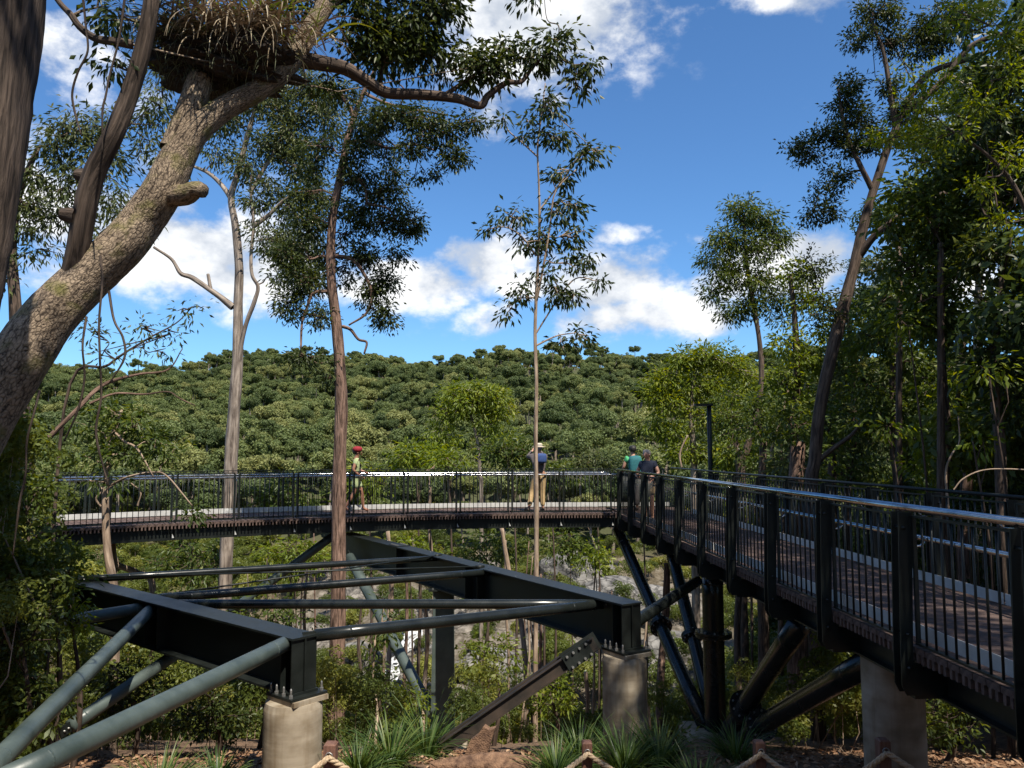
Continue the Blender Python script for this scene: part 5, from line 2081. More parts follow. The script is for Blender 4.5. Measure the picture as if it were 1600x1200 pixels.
# slim crown tree right of centre
t, r = pr((1158, 760, 27, 17), (1166, 705, 27, 15), (1182, 650, 27, 13), (1190, 590, 27, 11), (1186, 530, 27, 10), (1176, 470, 27, 9), (1166, 400, 27, 7), (1163, 340, 27, 4), k=.75)
gtree('slender_tree', 'slim tree right of centre with leafy oval crown against cloud', 'tree', t, r, bark=bark_brown, leaf=lf_mid, seed=30, cover=2.1, L=.19, W=.058, droop=.7, m=18,
      clusters=[cl(1160, 330, 27, 30, 32), cl(1195, 345, 27, 28, 25), cl(1130, 375, 27, 32, 25), cl(1175, 385, 27, 40, 30), cl(1215, 370, 27, 28, 25, .9), cl(1105, 410, 27, 25, 16, .8), cl(1140, 425, 27, 40, 25), cl(1190, 440, 27, 40, 28), cl(1115, 460, 27, 25, 20, .8),
                cl(1165, 480, 27, 35, 25), cl(1210, 470, 27, 28, 22, .8), cl(1225, 500, 27, 20, 14, .6), cl(1135, 495, 27, 20, 12, .6)])

# big dark trunk right with high foliage
t, r = pr((1268, 790, 15.2, 31), (1273, 720, 15.2, 29), (1281, 640, 15.2, 28), (1298, 560, 15.2, 30), (1318, 480, 15.2, 29), (1336, 410, 15.2, 26), (1352, 340, 15.2, 23), (1372, 275, 15.2, 20), (1400, 200, 15.2, 17), (1445, 120, 15.2, 15), (1520, 90, 15, 12), (1600, 60, 14.8, 8), k=.64)
limbs = []
for q in [((1342, 400, 15.2, 13), (1365, 370, 15, 12), (1390, 350, 14.8, 11), (1430, 322, 14.6, 9), (1480, 300, 14.4, 7)), ((1278, 722, 15.2, 9), (1300, 702, 15, 8), (1330, 680, 14.8, 6), (1345, 660, 14.7, 4)),
          ((1365, 300, 15.2, 10), (1340, 250, 15.1, 8), (1320, 200, 15.1, 6), (1310, 140, 15.1, 4)), ((1400, 200, 15.2, 10), (1390, 140, 15.1, 8), (1380, 80, 15.1, 6), (1360, 30, 15.1, 4)), ((1410, 180, 15.2, 12), (1470, 130, 15, 11), (1520, 70, 14.8, 10), (1600, 45, 14.6, 8))]:
    a, b = pr(*q)
    limbs.append((a, b[0], b[-1]))
gtree('gum_tree', 'big dark leaning trunk behind the right walkway with fine dark foliage high up', 'tree', t, r, limbs=limbs, bark=bark_brown, leaf=lf_dark, seed=31, sides=18, cover=2.5, L=.09, W=.036, droop=.4,
      clusters=[cl(1345, 60, 15.2, 28, 18), cl(1375, 20, 15.2, 40, 28), cl(1400, 65, 15.2, 28, 22), cl(1330, 130, 15.2, 20, 20), cl(1320, 160, 15.2, 28, 25), cl(1340, 190, 15.2, 28, 25), cl(1385, 130, 15.2, 18, 22, .8), cl(1290, 210, 15.2, 32, 18), cl(1245, 230, 15.2, 24, 17), cl(1265, 245, 15.2, 28, 12, .8), cl(1330, 225, 15.2, 32, 22),
                cl(1310, 275, 15.2, 28, 18, .8), cl(1290, 295, 15.2, 22, 14, .7), cl(1270, 330, 15.2, 26, 18, .7), cl(1300, 330, 15.2, 24, 20, .7), cl(1420, 170, 15.2, 35, 28), cl(1370, 215, 15.2, 28, 22), cl(1450, 60, 15.2, 40, 40), cl(1500, 30, 15, 50, 35), cl(1290, 480, 15.2, 30, 25, .6), cl(1270, 420, 15.2, 30, 25, .6)])

# bright compound-leaved tree, nearer, upper right
t, r = pr((1640, 800, 11, 26), (1635, 600, 11, 22), (1620, 400, 11, 19), (1590, 300, 11, 15), (1540, 240, 11, 10), (1480, 200, 11, 6), k=.5)
gtree('rainforest_tree', 'bright green layered foliage at upper right against darker leaves', 'tree', t, r, bark=bark_brown, leaf=lf_bright, seed=32, cover=1.7, L=.10, W=.038, droop=.35,
      clusters=[cl(1430, 170, 11, 45, 16, .9), cl(1470, 130, 11, 45, 16, .8), cl(1400, 210, 11, 45, 15, .9), cl(1470, 215, 11, 55, 16, .8), cl(1530, 170, 11, 50, 18, .8), cl(1570, 60, 11, 40, 22, .8), cl(1500, 20, 11, 45, 20, .7), cl(1440, 255, 11, 35, 14, .6), cl(1580, 120, 11, 40, 18, .8), cl(1520, 290, 11, 45, 14, .6), cl(1580, 250, 11, 45, 18, .7), cl(1560, 350, 11, 40, 14, .6)])

gtree('rainforest_tree', 'sunlit yellow green tree glimpsed behind the dark right forest', 'tree', *pr((1530, 800, 25, 14), (1525, 600, 25, 12), (1530, 400, 25, 10), (1520, 250, 25, 6)), bark=bark_pale, leaf=lf_bright, seed=33, cover=1.5, L=.22, W=.08, droop=.5,
      clusters=[cl(1440, 300, 25, 40, 30, .8), cl(1500, 230, 25, 45, 35), cl(1560, 270, 25, 45, 35), cl(1590, 400, 25, 40, 35), cl(1480, 400, 25, 45, 30, .8), cl(1540, 140, 25, 45, 35), cl(1470, 120, 25, 35, 28, .7), cl(1590, 180, 25, 40, 40), cl(1420, 110, 25, 30, 20, .6), cl(1540, 470, 25, 40, 30, .7), cl(1420, 400, 25, 35, 30, .6)])
# dark broad-leaved trees filling the right
RIGHT = [(1475, 13.5, 15, 'leafy forest tree with straight thin trunk at far right', lf_mid, [(1440, 300, 55, 45), (1500, 260, 60, 40), (1460, 370, 60, 40), (1510, 330, 50, 40), (1420, 420, 45, 40), (1480, 450, 55, 40), (1440, 510, 50, 35), (1510, 520, 45, 40), (1390, 350, 35, 30)]),
         (1560, 12.0, 17, 'dark broad leaved tree at the right frame edge', lf_dark, [(1560, 200, 60, 50), (1590, 300, 50, 60), (1550, 400, 55, 45), (1590, 470, 40, 50), (1540, 560, 55, 45), (1590, 620, 40, 50), (1580, 120, 60, 50), (1545, 480, 40, 35)]),
         (1400, 18.0, 14, 'shaded understorey tree right of the big dark trunk', lf_mid, [(1390, 470, 40, 35), (1370, 530, 40, 35), (1420, 570, 45, 35), (1360, 600, 35, 30), (1400, 640, 45, 30), (1450, 610, 40, 35), (1340, 660, 30, 28), (1430, 690, 40, 28)]),
         (1500, 16.0, 12, 'low tree beyond the railing at far right', lf_bright, [(1500, 600, 50, 40), (1540, 650, 45, 35), (1480, 660, 40, 35), (1570, 700, 45, 35), (1520, 720, 45, 30), (1450, 730, 35, 25)]),  # brighter leaf colour stands in for sunlight on this tree
         (1240, 22.0, 13, 'leafy tree left of the big dark trunk, sky behind its top', lf_bright, [(1250, 430, 30, 25), (1270, 470, 30, 30), (1230, 540, 32, 28), (1265, 560, 32, 30), (1300, 520, 28, 30), (1225, 600, 35, 32), (1260, 640, 35, 30), (1230, 680, 30, 25), (1320, 600, 30, 40)]),
         (1330, 21.0, 11, 'shaded tree close behind the big dark trunk', lf_gum, [(1340, 480, 35, 30), (1320, 560, 30, 35), (1350, 590, 35, 30), (1310, 640, 35, 30), (1355, 690, 40, 28), (1310, 700, 30, 24), (1380, 420, 32, 28)])]
for k, (x, Y, w, lab, lm, cs) in enumerate(RIGHT):
    ys = (790, 700, 600, 500, max(430, min(c[1] for c in cs)))
    a = [P(x + 6 * math.sin(i * 1.7 + k), y, Y) for i, y in enumerate(ys)]
    rr = [w * .5 * Y / FPX * f for f in (1, .95, .85, .7, .45)]
    gtree('forest_tree', lab, 'tree', a, rr, bark=bark_brown, leaf=lm, seed=60 + k, sides=10, cover=1.9, L=.17, W=.07, droop=.5, clusters=[cl(c[0], c[1], Y, c[2], c[3]) for c in cs])

# bright large-leaf sprays catching sun in the right forest
for k, (x, y, Y, rx, ry, lab) in enumerate([(1545, 580, 10.5, 40, 16, 'sunlit spray of big yellow green leaves at far right'), (1420, 510, 13, 25, 14, 'small sunlit leaf spray in the dark right forest'),
                                            (1390, 670, 12.5, 28, 16, 'sunlit leaf spray low behind the right walkway'), (1520, 690, 11, 30, 14, 'lit leaf spray above the far railing at right')]):
    c = P(x, y, Y)
    b = Vector((c.x + .3, c.y + .4, gz(c.x + .3, c.y + .4)))
    tree('understorey_sapling', lab, 'sapling', [b, (b + c) / 2 + Vector((.15, 0, .3)), c], [.03, .022, .01], bark=bark_brown, leaf=lf_bright, seed=90 + k, sides=8, cover=1.4, L=.15, W=.06, droop=.6, m=12, clusters=[cl(x, y, Y, rx, ry)])

# pale dead branches in the right forest
for k, (q, lab) in enumerate([(((1497, 650, 11.5, 3), (1499, 690, 11.5, 4), (1486, 712, 11.5, 5), (1478, 740, 11.5, 6), (1482, 800, 11.5, 6)), 'pale crooked dead branch standing in the dark forest at right'),
                              (((1490, 765, 10.5, 3), (1505, 748, 10.5, 3.5), (1535, 735, 10.5, 3.5), (1580, 733, 10.4, 3.5), (1660, 738, 10.3, 3.5)), 'pale arching dead branch above the far railing'),
                              (((1215, 760, 24, 11), (1206, 705, 24, 10), (1212, 680, 24, 9), (1228, 625, 24, 8), (1232, 600, 24, 5)), 'pale crooked trunk left of the big dark trunk'),
                              (((1065, 730, 24, 5), (1062, 712, 24, 5), (1067, 695, 24, 4), (1075, 680, 24, 3)), 'orange tinged bare stem beside the lamp post')]):
    a, b = pr(*q, k=.62)
    o, _ = stem('dead_branch', a, b, bark_tan, None, sides=8, rough=.12, seed=k)
    tag(o, lab, 'branch')

# round bright trees beyond the walkway
gtree('rainforest_tree', 'bright domed tree with bent bare trunk behind the curved walkway, centre', 'tree', *pr((752, 800, 40, 6), (750, 740, 40, 6), (746, 690, 40, 5), (736, 650, 40, 4), (738, 625, 40, 3)), bark=bark_pale, leaf=lf_bright, seed=40, cover=3.0, L=.28, W=.09, droop=.7,
      clusters=[cl(740, 610, 40, 35, 13, 1.1), cl(712, 625, 40, 25, 14), cl(772, 622, 40, 24, 14), cl(785, 645, 40, 18, 14), cl(695, 650, 40, 22, 14), cl(735, 640, 40, 35, 14, .8), cl(760, 660, 40, 25, 12, .6), cl(685, 675, 40, 20, 10, .6), cl(740, 625, 40, 50, 22, .7), cl(700, 690, 40, 30, 16, .6), cl(780, 690, 40, 30, 16, .6)])
gtree('rainforest_tree', 'bright bushy tree right of centre behind the walkway corner', 'tree', *pr((1085, 800, 34, 12), (1085, 720, 34, 10), (1080, 650, 34, 8), (1085, 580, 34, 5)), bark=bark_pale, leaf=lf_bright, seed=41, cover=2.9, L=.25, W=.08, droop=.5,
      clusters=[cl(1060, 560, 34, 30, 18), cl(1100, 555, 34, 35, 20), cl(1140, 570, 34, 28, 20), cl(1040, 590, 34, 28, 18), cl(1085, 600, 34, 40, 20), cl(1130, 610, 34, 30, 22, .9), cl(1045, 635, 34, 28, 20, .9), cl(1095, 650, 34, 35, 22, .8), cl(1140, 660, 34, 30, 24, .8), cl(1050, 680, 34, 25, 18, .7), cl(1175, 590, 34, 25, 20, .8), cl(1025, 620, 34, 22, 20, .9), cl(1070, 710, 34, 40, 18, .8), cl(1120, 705, 34, 40, 18, .8), cl(1165, 640, 34, 28, 24, .8), cl(1020, 665, 34, 20, 18, .7)])
SHRUBS = [(650, 705, 30, 45, 22, lf_bright, 'bright bush behind the walkway handrail, left of centre'), (800, 700, 33, 50, 22, lf_mid, 'green bush behind the walkway right of the domed tree'), (700, 715, 27, 40, 16, lf_bright, 'low bright bush just behind the sun glinting handrail'),
          (575, 745, 27, 28, 24, lf_bright, 'bright leaves behind the railing right of the red trunk'), (860, 735, 34, 45, 24, lf_mid, 'dull green bush behind the person with the brimmed hat'), (930, 720, 42, 40, 22, lf_gum, 'olive bush behind the right end of the curved walkway'),
          (1000, 730, 36, 35, 26, lf_gum, 'olive bush behind the two people at the corner'), (1160, 690, 31, 40, 35, lf_bright, 'bushy shrub right of the lamp post'), (450, 770, 27, 45, 30, lf_mid, 'dim bush behind the railing between pale gum and red trunk'), (1250, 720, 20, 40, 20, lf_gum, 'pale sunlit bush left of the big dark trunk base')]
for k, (x, y, Y, rx, ry, lm, lab) in enumerate(SHRUBS):
    c = P(x, y, Y)
    b = Vector((c.x, c.y, gz(c.x, c.y) - .2))
    kk = Y / FPX
    tree('shrub', lab, 'shrub', [b, (b + c) / 2 + Vector((.2, 0, 0)), c], [.07, .05, .02], bark=bark_brown, leaf=lm, seed=120 + k, sides=7, cover=2.0, L=.26, W=.085, droop=.45,
         clusters=[cl(x, y, Y, rx * .7, ry * .8), cl(x - rx * .6, y + ry * .3, Y, rx * .5, ry * .6), cl(x + rx * .6, y + ry * .35, Y, rx * .5, ry * .6), cl(x, y + ry * .9, Y, rx * .8, ry * .5, .8)])

# left bush in front of the walkway with bare pale branches
t, r = pr((180, 960, 13.5, 14), (168, 860, 13.5, 12), (165, 780, 13.5, 10), (172, 700, 13.5, 8), (190, 640, 13.5, 5))
limbs = []
for q in [((168, 690, 13.5, 5), (178, 676, 13.4, 4), (195, 690, 13.3, 3.5), (215, 702, 13.2, 3), (240, 745, 13.2, 2)), ((170, 760, 13.5, 4), (200, 745, 13.3, 3), (240, 738, 13.2, 3), (262, 745, 13.1, 2.5), (300, 790, 13, 2)), ((165, 800, 13.5, 4), (150, 780, 13.4, 3.5), (160, 765, 13.4, 3), (140, 750, 13.4, 2)),
          ((215, 790, 13.4, 3), (220, 770, 13.4, 3), (205, 755, 13.4, 2))]:
    a, b = pr(*q)
    limbs.append((a, b[0], b[-1]))
gtree('shrub', 'sunlit bushy shrub with bare pale twigs before the left end of the curved walkway', 'shrub', t, r, limbs=limbs, bark=bark_tan, leaf=lf_mid, seed=50, cover=1.5, L=.13, W=.05, droop=.4,
      clusters=[cl(170, 640, 13.5, 35, 22, .9), cl(210, 665, 13.5, 35, 22), cl(240, 690, 13.5, 40, 22, .9), cl(150, 670, 13.5, 30, 22, .8), cl(200, 710, 13.5, 45, 22, .8), cl(265, 715, 13.5, 25, 16, .7), cl(140, 715, 13.5, 30, 20, .7), cl(120, 660, 13.5, 20, 18, .6), cl(170, 745, 13.5, 40, 16, .5), cl(300, 800, 13.2, 10, 8, .7)])
# fallen/leaning dead boughs at left
for k, (q, lab) in enumerate([(((70, 690, 9.5, 12), (120, 640, 9.7, 10), (160, 602, 10, 8), (215, 585, 10, 6), (262, 578, 10, 4), (285, 545, 10, 2)), 'leaning dead bough below the leaning trunk, upper one'),
                              (((140, 630, 9.8, 6), (180, 615, 9.9, 5), (225, 616, 10, 4), (262, 612, 10, 3), (280, 622, 10, 3), (305, 634, 10, 2)), 'thin pale dead bough below the leaning trunk, lower one')]):
    a, b = pr(*q, k=.7)
    o, _ = stem('dead_branch', a, b, bark_red, None, sides=8, rough=.14, seed=70 + k)
    tag(o, lab, 'branch')
t, r = pr((100, 640, 10, 5), (170, 570, 10, 4), (230, 530, 10, 3), (275, 505, 10, 2), (300, 480, 10, 1.5))
gtree('sapling', 'thin slanting sapling with sparse fine leaves against sky at left', 'sapling', t, r, bark=bark_brown, leaf=lf_gum, seed=71, sides=7, cover=.8, L=.10, W=.028, m=10, twig=.9,
      clusters=[cl(225, 510, 10, 28, 16, .8), cl(265, 520, 10, 20, 10, .7), cl(300, 480, 10, 28, 18, .6), cl(150, 520, 10, 25, 16, .8), cl(225, 545, 10, 20, 12, .6), cl(170, 560, 10, 30, 14, .6), cl(255, 550, 10, 12, 10, .6)])

# dense left bank shrubs
LEFT = [(40, 760, 9.5, 45, 60, lf_mid, 'shadowy tall shrub at the left edge beneath the leaning trunk'), (80, 880, 9.0, 55, 55, lf_mid, 'dense small leaved shrub at left touching the walkway end'), (30, 980, 8.0, 50, 50, lf_dark, 'dark shrub at left edge behind the tubes'),
        (110, 960, 9.2, 35, 40, lf_bright, 'yellow green shrub under the left beam'), (60, 1080, 8.2, 55, 40, lf_mid, 'low green shrub between the two lower left tubes'), (200, 1080, 10.5, 60, 45, lf_dark, 'dark shrub below the left beam'), (330, 1110, 11, 55, 40, lf_dark, 'shaded shrub left of the left pier'),
        (20, 650, 11, 30, 50, lf_mid, 'leafy shrub rising behind the leaning trunk base')]
for k, (x, y, Y, rx, ry, lm, lab) in enumerate(LEFT):
    c = P(x, y, Y)
    b = Vector((c.x, c.y + .2, min(gz(c.x, c.y + .2), c.z - .6) - .1))
    tree('shrub', lab, 'shrub', [b, (b + c) / 2 + Vector((.1, 0, 0)), c], [.04, .03, .012], bark=bark_brown, leaf=lm, seed=140 + k, sides=7, cover=.9, m=16, L=.085, W=.036, droop=.35,
         clusters=[cl(x, y - ry * .4, Y, rx * .7, ry * .6), cl(x - rx * .5, y + ry * .2, Y, rx * .6, ry * .6), cl(x + rx * .55, y + ry * .2, Y, rx * .6, ry * .6), cl(x, y + ry * .6, Y, rx * .9, ry * .5)])

# gorge trees seen under the walkway
GORGE = [(460, 870, 26, 60, 30, lf_bright, 'sunlit bush under the curved walkway left of the red trunk'), (300, 880, 24, 60, 35, lf_mid, 'green bush under the curved walkway above the left beam'), (640, 862, 27, 45, 26, lf_bright, 'sunlit bush just below the walkway, left of centre'), (760, 855, 36, 55, 30, lf_mid, 'rounded green tree below the walkway behind the centre beam'),
         (890, 850, 38, 45, 24, lf_mid, 'green tree below the walkway right of the slender trunk'), (930, 870, 30, 25, 24, lf_bright, 'bright small tree below the walkway near the corner'), (250, 960, 17, 50, 40, lf_mid, 'shaded bush behind the left beam'), (430, 960, 18, 60, 40, lf_mid, 'dappled bush between left beam and red trunk'),
         (640, 1095, 12.5, 45, 35, lf_bright, 'yellow green bush at the foot of the sunlit strut'), (770, 1020, 15, 50, 32, lf_bright, 'bright leafy bush right of the green column'), (860, 1085, 13, 45, 35, lf_bright, 'leafy bush left of the centre pier'), (585, 1060, 16, 35, 40, lf_mid, 'dim bush behind the red trunk foot'),
         (940, 970, 17, 30, 24, lf_mid, 'small bush behind the centre beam end'), (1050, 1150, 10.5, 35, 20, lf_mid, 'low shaded bush right of the centre pier'), (400, 1060, 13, 50, 40, lf_dark, 'dark bush behind the left pier'), (1480, 1130, 9.5, 60, 35, lf_mid, 'ferny bush at lower right under the near deck')]
for k, (x, y, Y, rx, ry, lm, lab) in enumerate(GORGE):
    c = P(x, y, Y)
    b = Vector((c.x, c.y + .2, min(gz(c.x, c.y + .2), c.z - .5) - .1))
    Lf = max(.085, .0075 * Y)
    tree('shrub', lab, 'shrub', [b, (b + c) / 2 + Vector((.12, 0, 0)), c], [.05, .035, .014], bark=bark_brown, leaf=lm, seed=170 + k, sides=7, cover=.62 if Y < 20 else 1.2, m=14, L=Lf, W=Lf * .4, droop=.4,
         clusters=[cl(x, y - ry * .4, Y, rx * .7, ry * .6), cl(x - rx * .55, y + ry * .1, Y, rx * .5, ry * .6), cl(x + rx * .55, y + ry * .15, Y, rx * .5, ry * .6), cl(x, y + ry * .6, Y, rx * .8, ry * .5, .8)])

# trees standing behind and beside the camera: they shade the walkway and the near ground
for k, (bx, by, cs, lab) in enumerate([(7.2, -2.5, [(5.0, -1.0, 10.5, 2.0), (7.0, 0.5, 11.5, 2.4), (6.3, 3.0, 10.8, 1.8), (8.2, 2.8, 12.0, 1.8)], 'tall tree standing behind the viewpoint on the right, out of view'),
                                       (9.6, 6.0, [(7.6, 6.4, 11.5, 1.9), (7.3, 9.2, 12.0, 1.7), (7.4, 12.4, 12.4, 1.5), (6.9, 4.6, 11.2, 1.6)], 'tall tree right of the near walkway, out of view'),
                                       (-3.6, -4.0, [(-4.2, -3.0, 9.5, 1.6), (-2.0, -3.5, 10.5, 1.4), (-1.9, 1.9, 10, 0.95)], 'tall tree standing behind the viewpoint on the left, out of view')]):
    root = tree('gum_tree', lab, 'tree', [Vector((bx, by, -.4)), Vector((bx + .1, by + .1, 4)), Vector((bx - .2, by + .2, 8)), Vector((bx - .3, by + .3, 10.5))], [.30, .26, .2, .1], bark=bark_brown, leaf=lf_dark, seed=200 + k, sides=10,
                clusters=[(Vector(c[:3]), (c[3], c[3], c[3] * .5), 1) for c in cs], cover=2.0, L=.24, W=.11, m=20, twig=.05)


# ------------------------------------------------------------------ ground detail
def grass_tuft(label, c, n, h, seed, group=None):
    rng = np.random.default_rng(seed)
    V, F, T = [], [], []
    for i in range(n):
        a = rng.uniform(0, 2 * math.pi)
        lean = rng.uniform(.1, .9)
        d = np.array([math.cos(a) * lean, math.sin(a) * lean, 1.0])
        d /= np.linalg.norm(d)
        p = np.array([math.cos(a), math.sin(a), 0]) * rng.uniform(0, .12)
        l = h * rng.uniform(.55, 1.2)
        w = rng.uniform(.007, .013)
        sd = np.array([-math.sin(a), math.cos(a), 0])
        sd = unit(sd + rng.normal(0, .3, 3))
        b = len(V)
        tt = rng.beta(2, 2)
        for k in range(6):
            f = k / 5
            ww = w * (1 - f ** 1.8) + .0006
            V += [p - sd * ww, p + sd * ww]
            T += [tt, tt]
            d = unit(d + np.array([math.cos(a) * .10, math.sin(a) * .10, -.30 * (0.2 + f) * (0.4 + lean)]))
            p = p + d * l / 5
        F += [(b + 2 * k, b + 2 * k + 1, b + 2 * k + 3, b + 2 * k + 2) for k in range(5)]
    me = np_mesh('grass_tuft', np.array(V), np.array(F), lf_grass, tint=np.array(T))
    o = bpy.data.objects.new('grass_tuft', me)
    put(o, c)
    tag(o, label, 'grass', group or 'strappy grass tufts')
    return o


TUFTS = [(250, 1170, 8.2, .62, 'big sunlit grass tuft left of the left pier'), (215, 1190, 7.6, .5, 'grass tuft at the lower left beside the nearer tube'), (560, 1165, 8.9, .55, 'grass tuft just right of the left pier'), (610, 1150, 9.3, .65, 'dense grass tuft left of the green column foot'),
         (665, 1135, 10.2, .8, 'tall dark grass tuft before the green column'), (575, 1195, 7.9, .45, 'low grass tuft at the bottom edge right of the left rope post'), (905, 1150, 9.6, .6, 'grass tuft left of the centre pier foot'), (975, 1165, 9.2, .65, 'dark grass tuft in front of the centre pier'),
         (1030, 1150, 9.6, .65, 'dark grass tuft right of the centre pier'), (870, 1170, 9.0, .5, 'grass tuft at the end of the log'), (1090, 1180, 8.4, .55, 'grass tuft left of the third rope post'), (950, 1195, 8.0, .45, 'low grass tuft beside the second rope post'), (300, 1195, 7.5, .45, 'low sunlit grass at the bottom left'),
         (1150, 1150, 10, .6, 'dark grass tuft before the concrete footing'), (340, 1185, 8.6, .4, 'small grass tuft near the pale stick')]
for k, (x, y, Y, h, lab) in enumerate(TUFTS):
    p = P(x, y, Y)
    g = grass_tuft(lab, (p.x, p.y, gz(p.x, p.y) - .02), 230, h, 400 + k)

# log, plank stump, stick
LOGP = [P(672, 1172, 9.2), P(720, 1166, 9.2), P(780, 1170, 9.2), P(836, 1176, 9.2)]
for q in LOGP:
    q.z = gz(q.x, q.y) + 0.06
o, _ = stem('log', LOGP, [.045, .105, .11, .06], logwood, None, sides=16, rough=.30, seed=5)
tag(o, 'short fibrous brown log lying on the ground in the centre', 'log')
b = P(742, 1160, 9.75)
b.z = gz(b.x, b.y) - .05
mb = MB()
mb.prism([b + Vector((-.17, 0, 0)), b + Vector((.10, 0, 0)), b + Vector((.24, .02, .44)), b + Vector((.16, .02, .42)), b + Vector((.10, .02, .46)), b + Vector((.03, .02, .36)), b + Vector((-.06, .01, .30))], (0.02, .10, 0))
o = mb.build('stump', logwood)
tag(o, 'splintered reddish stump standing behind the log', 'stump')
STK = [P(303, 1160, 8.3), P(340, 1178, 8.2), P(385, 1188, 8.1), P(425, 1200, 8.0)]
for q in STK:
    q.z = gz(q.x, q.y) + .04
o, _ = stem('stick', STK, [.012, .022, .028, .03], bark_tan, None, sides=8, rough=.15, seed=6)
tag(o, 'pale fallen stick on the litter left of the left pier', 'branch')


def rock(label, c, s, seed, group=None):
    bm = bmesh.new()
    bmesh.ops.create_icosphere(bm, subdivisions=3, radius=1)
    rg = random.Random(seed)
    ph = [rg.uniform(0, 6) for _ in range(6)]
    planes = [Vector((rg.gauss(0, 1), rg.gauss(0, 1), rg.gauss(0, .8))).normalized() for _ in range(9)]
    for v in bm.verts:
        q = v.co.copy()
        for pl in planes:
            d = q.dot(pl) - .72
            if d > 0:
                q -= pl * d * .9
        n = .06 * math.sin(q.x * 6 + ph[0]) * math.sin(q.y * 7 + ph[1]) + .03 * math.sin(q.z * 13 + ph[2] + q.x * 9)
        q *= 1 + n
        v.co = Vector((q.x * s[0], q.y * s[1], q.z * s[2]))
    me = bpy.data.meshes.new('rock')
    bm.to_mesh(me)
    bm.free()
    me.materials.append(rockm)
    o = bpy.data.objects.new('rock', me)
    put(o, c)
    tag(o, label, 'rock', group)


ROCKS = [(600, 1010, 55, 3.0, 'pale rock face low in the gorge, left of the green column'), (560, 985, 60, 2.4, 'grey rock low in the gorge by the red trunk'), (640, 1050, 50, 2.2, 'pale wet rock low in the gorge under the sunlit strut'), (760, 970, 58, 3.2, 'broad grey rock slab behind the green column'), (800, 1010, 54, 2.6, 'grey rock right of the green column'),
         (730, 1020, 52, 2.2, 'small grey rock beside the green column'), (900, 905, 74, 4.2, 'pale rock slab on the far bank above the centre beam'), (960, 920, 70, 4.6, 'pale broad rock slab on the far bank behind the beam end'), (1010, 935, 68, 3.6, 'pale rock on the far bank behind the flanged tube'), (880, 935, 66, 2.6, 'low pale rock on the far bank'),
         (1040, 975, 62, 3.0, 'grey rock on the far bank below the walkway corner'), (990, 985, 60, 2.4, 'grey rock right of the centre beam end'), (1015, 1030, 55, 2.6, 'grey rock right of the centre pier'), (640, 960, 62, 2.0, 'small rock in the gorge behind the sunlit strut'), (850, 1000, 56, 2.2, 'shaded rock left of the centre beam end')]
for k, (x, y, Y, s, lab) in enumerate(ROCKS):
    p = P(x, y, Y)
    rg = random.Random(k)
    rock(lab, (p.x, p.y, min(p.z, gz(p.x, p.y) + s * .15)), (s * rg.uniform(.8, 1.3), s * .7, s * rg.uniform(.4, .65)), 500 + k, 'rocks in the gorge')

# thin bare saplings all over the gorge slope
rg = random.Random(12)
ORD = ['leftmost', 'second from the left', 'third from the left', 'fourth from the left', 'fifth from the left', 'sixth from the left', 'seventh from the left', 'eighth from the left', 'ninth from the left', 'tenth from the left', 'eleventh from the left', 'twelfth from the left',
       'thirteenth from the left', 'twelfth from the right', 'eleventh from the right', 'tenth from the right', 'ninth from the right', 'eighth from the right', 'seventh from the right', 'sixth from the right', 'fifth from the right', 'fourth from the right', 'third from the right', 'second from the right', 'rightmost']
xs = sorted(rg.uniform(380, 1060) for _ in ORD)
for k, x in enumerate(xs):
    Y = rg.uniform(17, 34)
    top = rg.uniform(830, 940)
    c = P(x, top, Y)
    zg = min(gz(c.x, c.y), c.z - 1.2) - .2
    n = 4
    w_ = rg.uniform(2.5, 6) * .5 * Y / FPX
    ln = rg.uniform(-.25, .25)
    a = [Vector((c.x + ln * (1 - i / n) * 2 + rg.gauss(0, .06), c.y, zg + (c.z - zg) * i / n)) for i in range(n + 1)]
    o, _ = stem('bare_sapling', a, [w_ * 1.15, w_ * 1.05, w_, w_ * .85, w_ * .5], [bark_tan, bark_red, bark_brown][k % 3], None, sides=7, rough=.12, seed=800 + k)
    tag(o, 'thin %s bare stem, %s of the gorge saplings' % (('tan', 'reddish', 'dark')[k % 3], ORD[k]), 'sapling', 'bare saplings in the gorge')


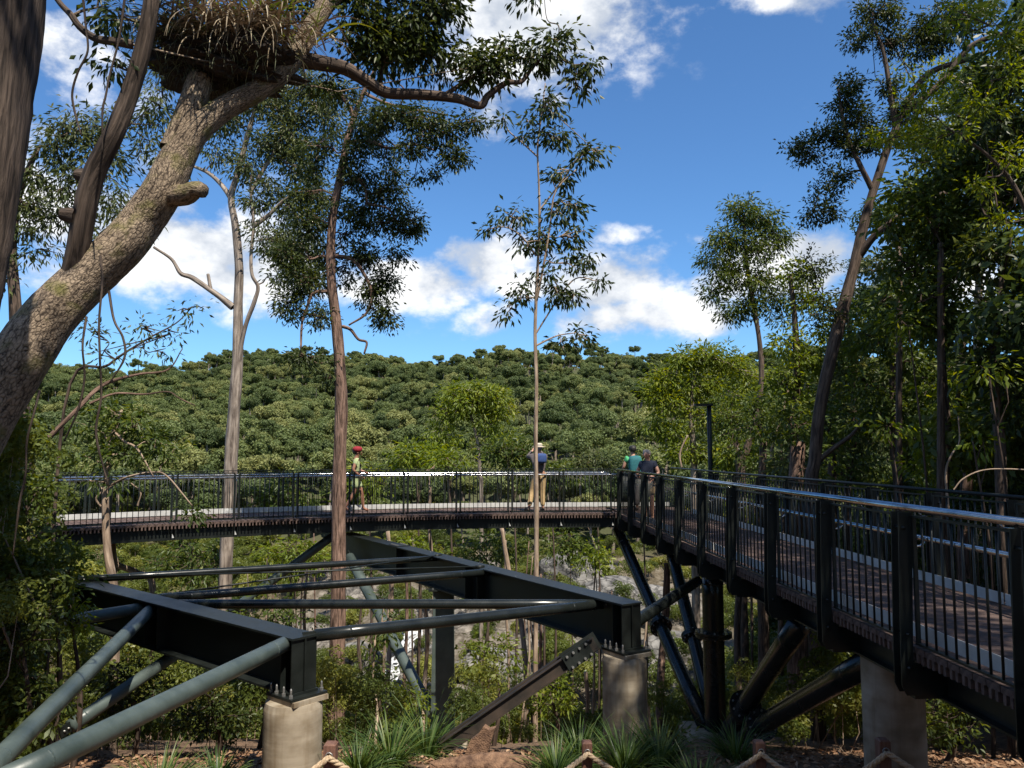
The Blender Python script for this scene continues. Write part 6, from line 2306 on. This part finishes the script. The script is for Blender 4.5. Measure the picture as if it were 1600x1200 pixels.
def cascade():
    """white water sliding down the rocks low in the gorge"""
    m, nt, b = new_mat('white_water')
    b.inputs['Base Color'].default_value = (0.50, 0.51, 0.52, 1)
    b.inputs['Roughness'].default_value = 0.35
    V, F = [], []
    rgc = np.random.default_rng(2)
    path = [(648, 985, 53), (636, 1003, 52.4), (626, 1022, 51.8), (618, 1038, 51.4), (606, 1060, 51), (596, 1085, 50.4), (588, 1110, 50)]
    pts = catmull([tuple(P(*q)) for q in path], 6)
    nx = 9
    for i, p in enumerate(pts):
        for k in range(nx):
            u = k / (nx - 1) - .5
            wd = 1.0 + .35 * math.sin(i * .9)
            V.append((p[0] + u * wd + rgc.normal(0, .04), p[1] - .25 * math.cos(u * 3) + rgc.normal(0, .12), p[2] + rgc.normal(0, .05)))
    for i in range(len(pts) - 1):
        for k in range(nx - 1):
            if rgc.uniform() < .9:
                F.append((i * nx + k, i * nx + k + 1, (i + 1) * nx + k + 1, (i + 1) * nx + k))
    V = np.array(V)
    V2 = V + np.array([0, .12, -.05])
    F = np.array(F)
    F2 = F[:, ::-1] + len(V)
    org = V.min(axis=0)
    o = bpy.data.objects.new('waterfall', np_mesh('waterfall', np.vstack([V, V2]) - org, np.vstack([F, F2]), m, smooth=True))
    put(o, org)
    tag(o, 'narrow white cascade over the gorge rocks left of the green column', 'waterfall')


cascade()

# fallen leaves
rng = np.random.default_rng(99)
n = 16000
yy = rng.uniform(5.5, 12.5, n)
xx = rng.uniform(-.75, .75, n) * yy
zz = height(xx, yy) + rng.uniform(.005, .03, n)
a = rng.uniform(0, 2 * math.pi, n)
d = unit(np.stack([np.cos(a), np.sin(a), rng.normal(0, .25, n)], axis=1))
V, F = leaf_arrays(rng, np.stack([xx, yy, zz], axis=1), d, .11, .042, upbias=2.0)
o = bpy.data.objects.new('leaf_litter', np_mesh('leaf_litter', V, F, lf_litter, tint=np.repeat(rng.beta(2, 2, n), 4)))
put(o, (0, 0, 0))
tag(o, 'brown fallen leaves strewn over the reddish ground', 'leaf litter', kind='stuff')
print('TRIS', sum(len(m.loops) - 2 * len(m.polygons) for m in bpy.data.meshes), 'OBJ', len(bpy.data.objects))
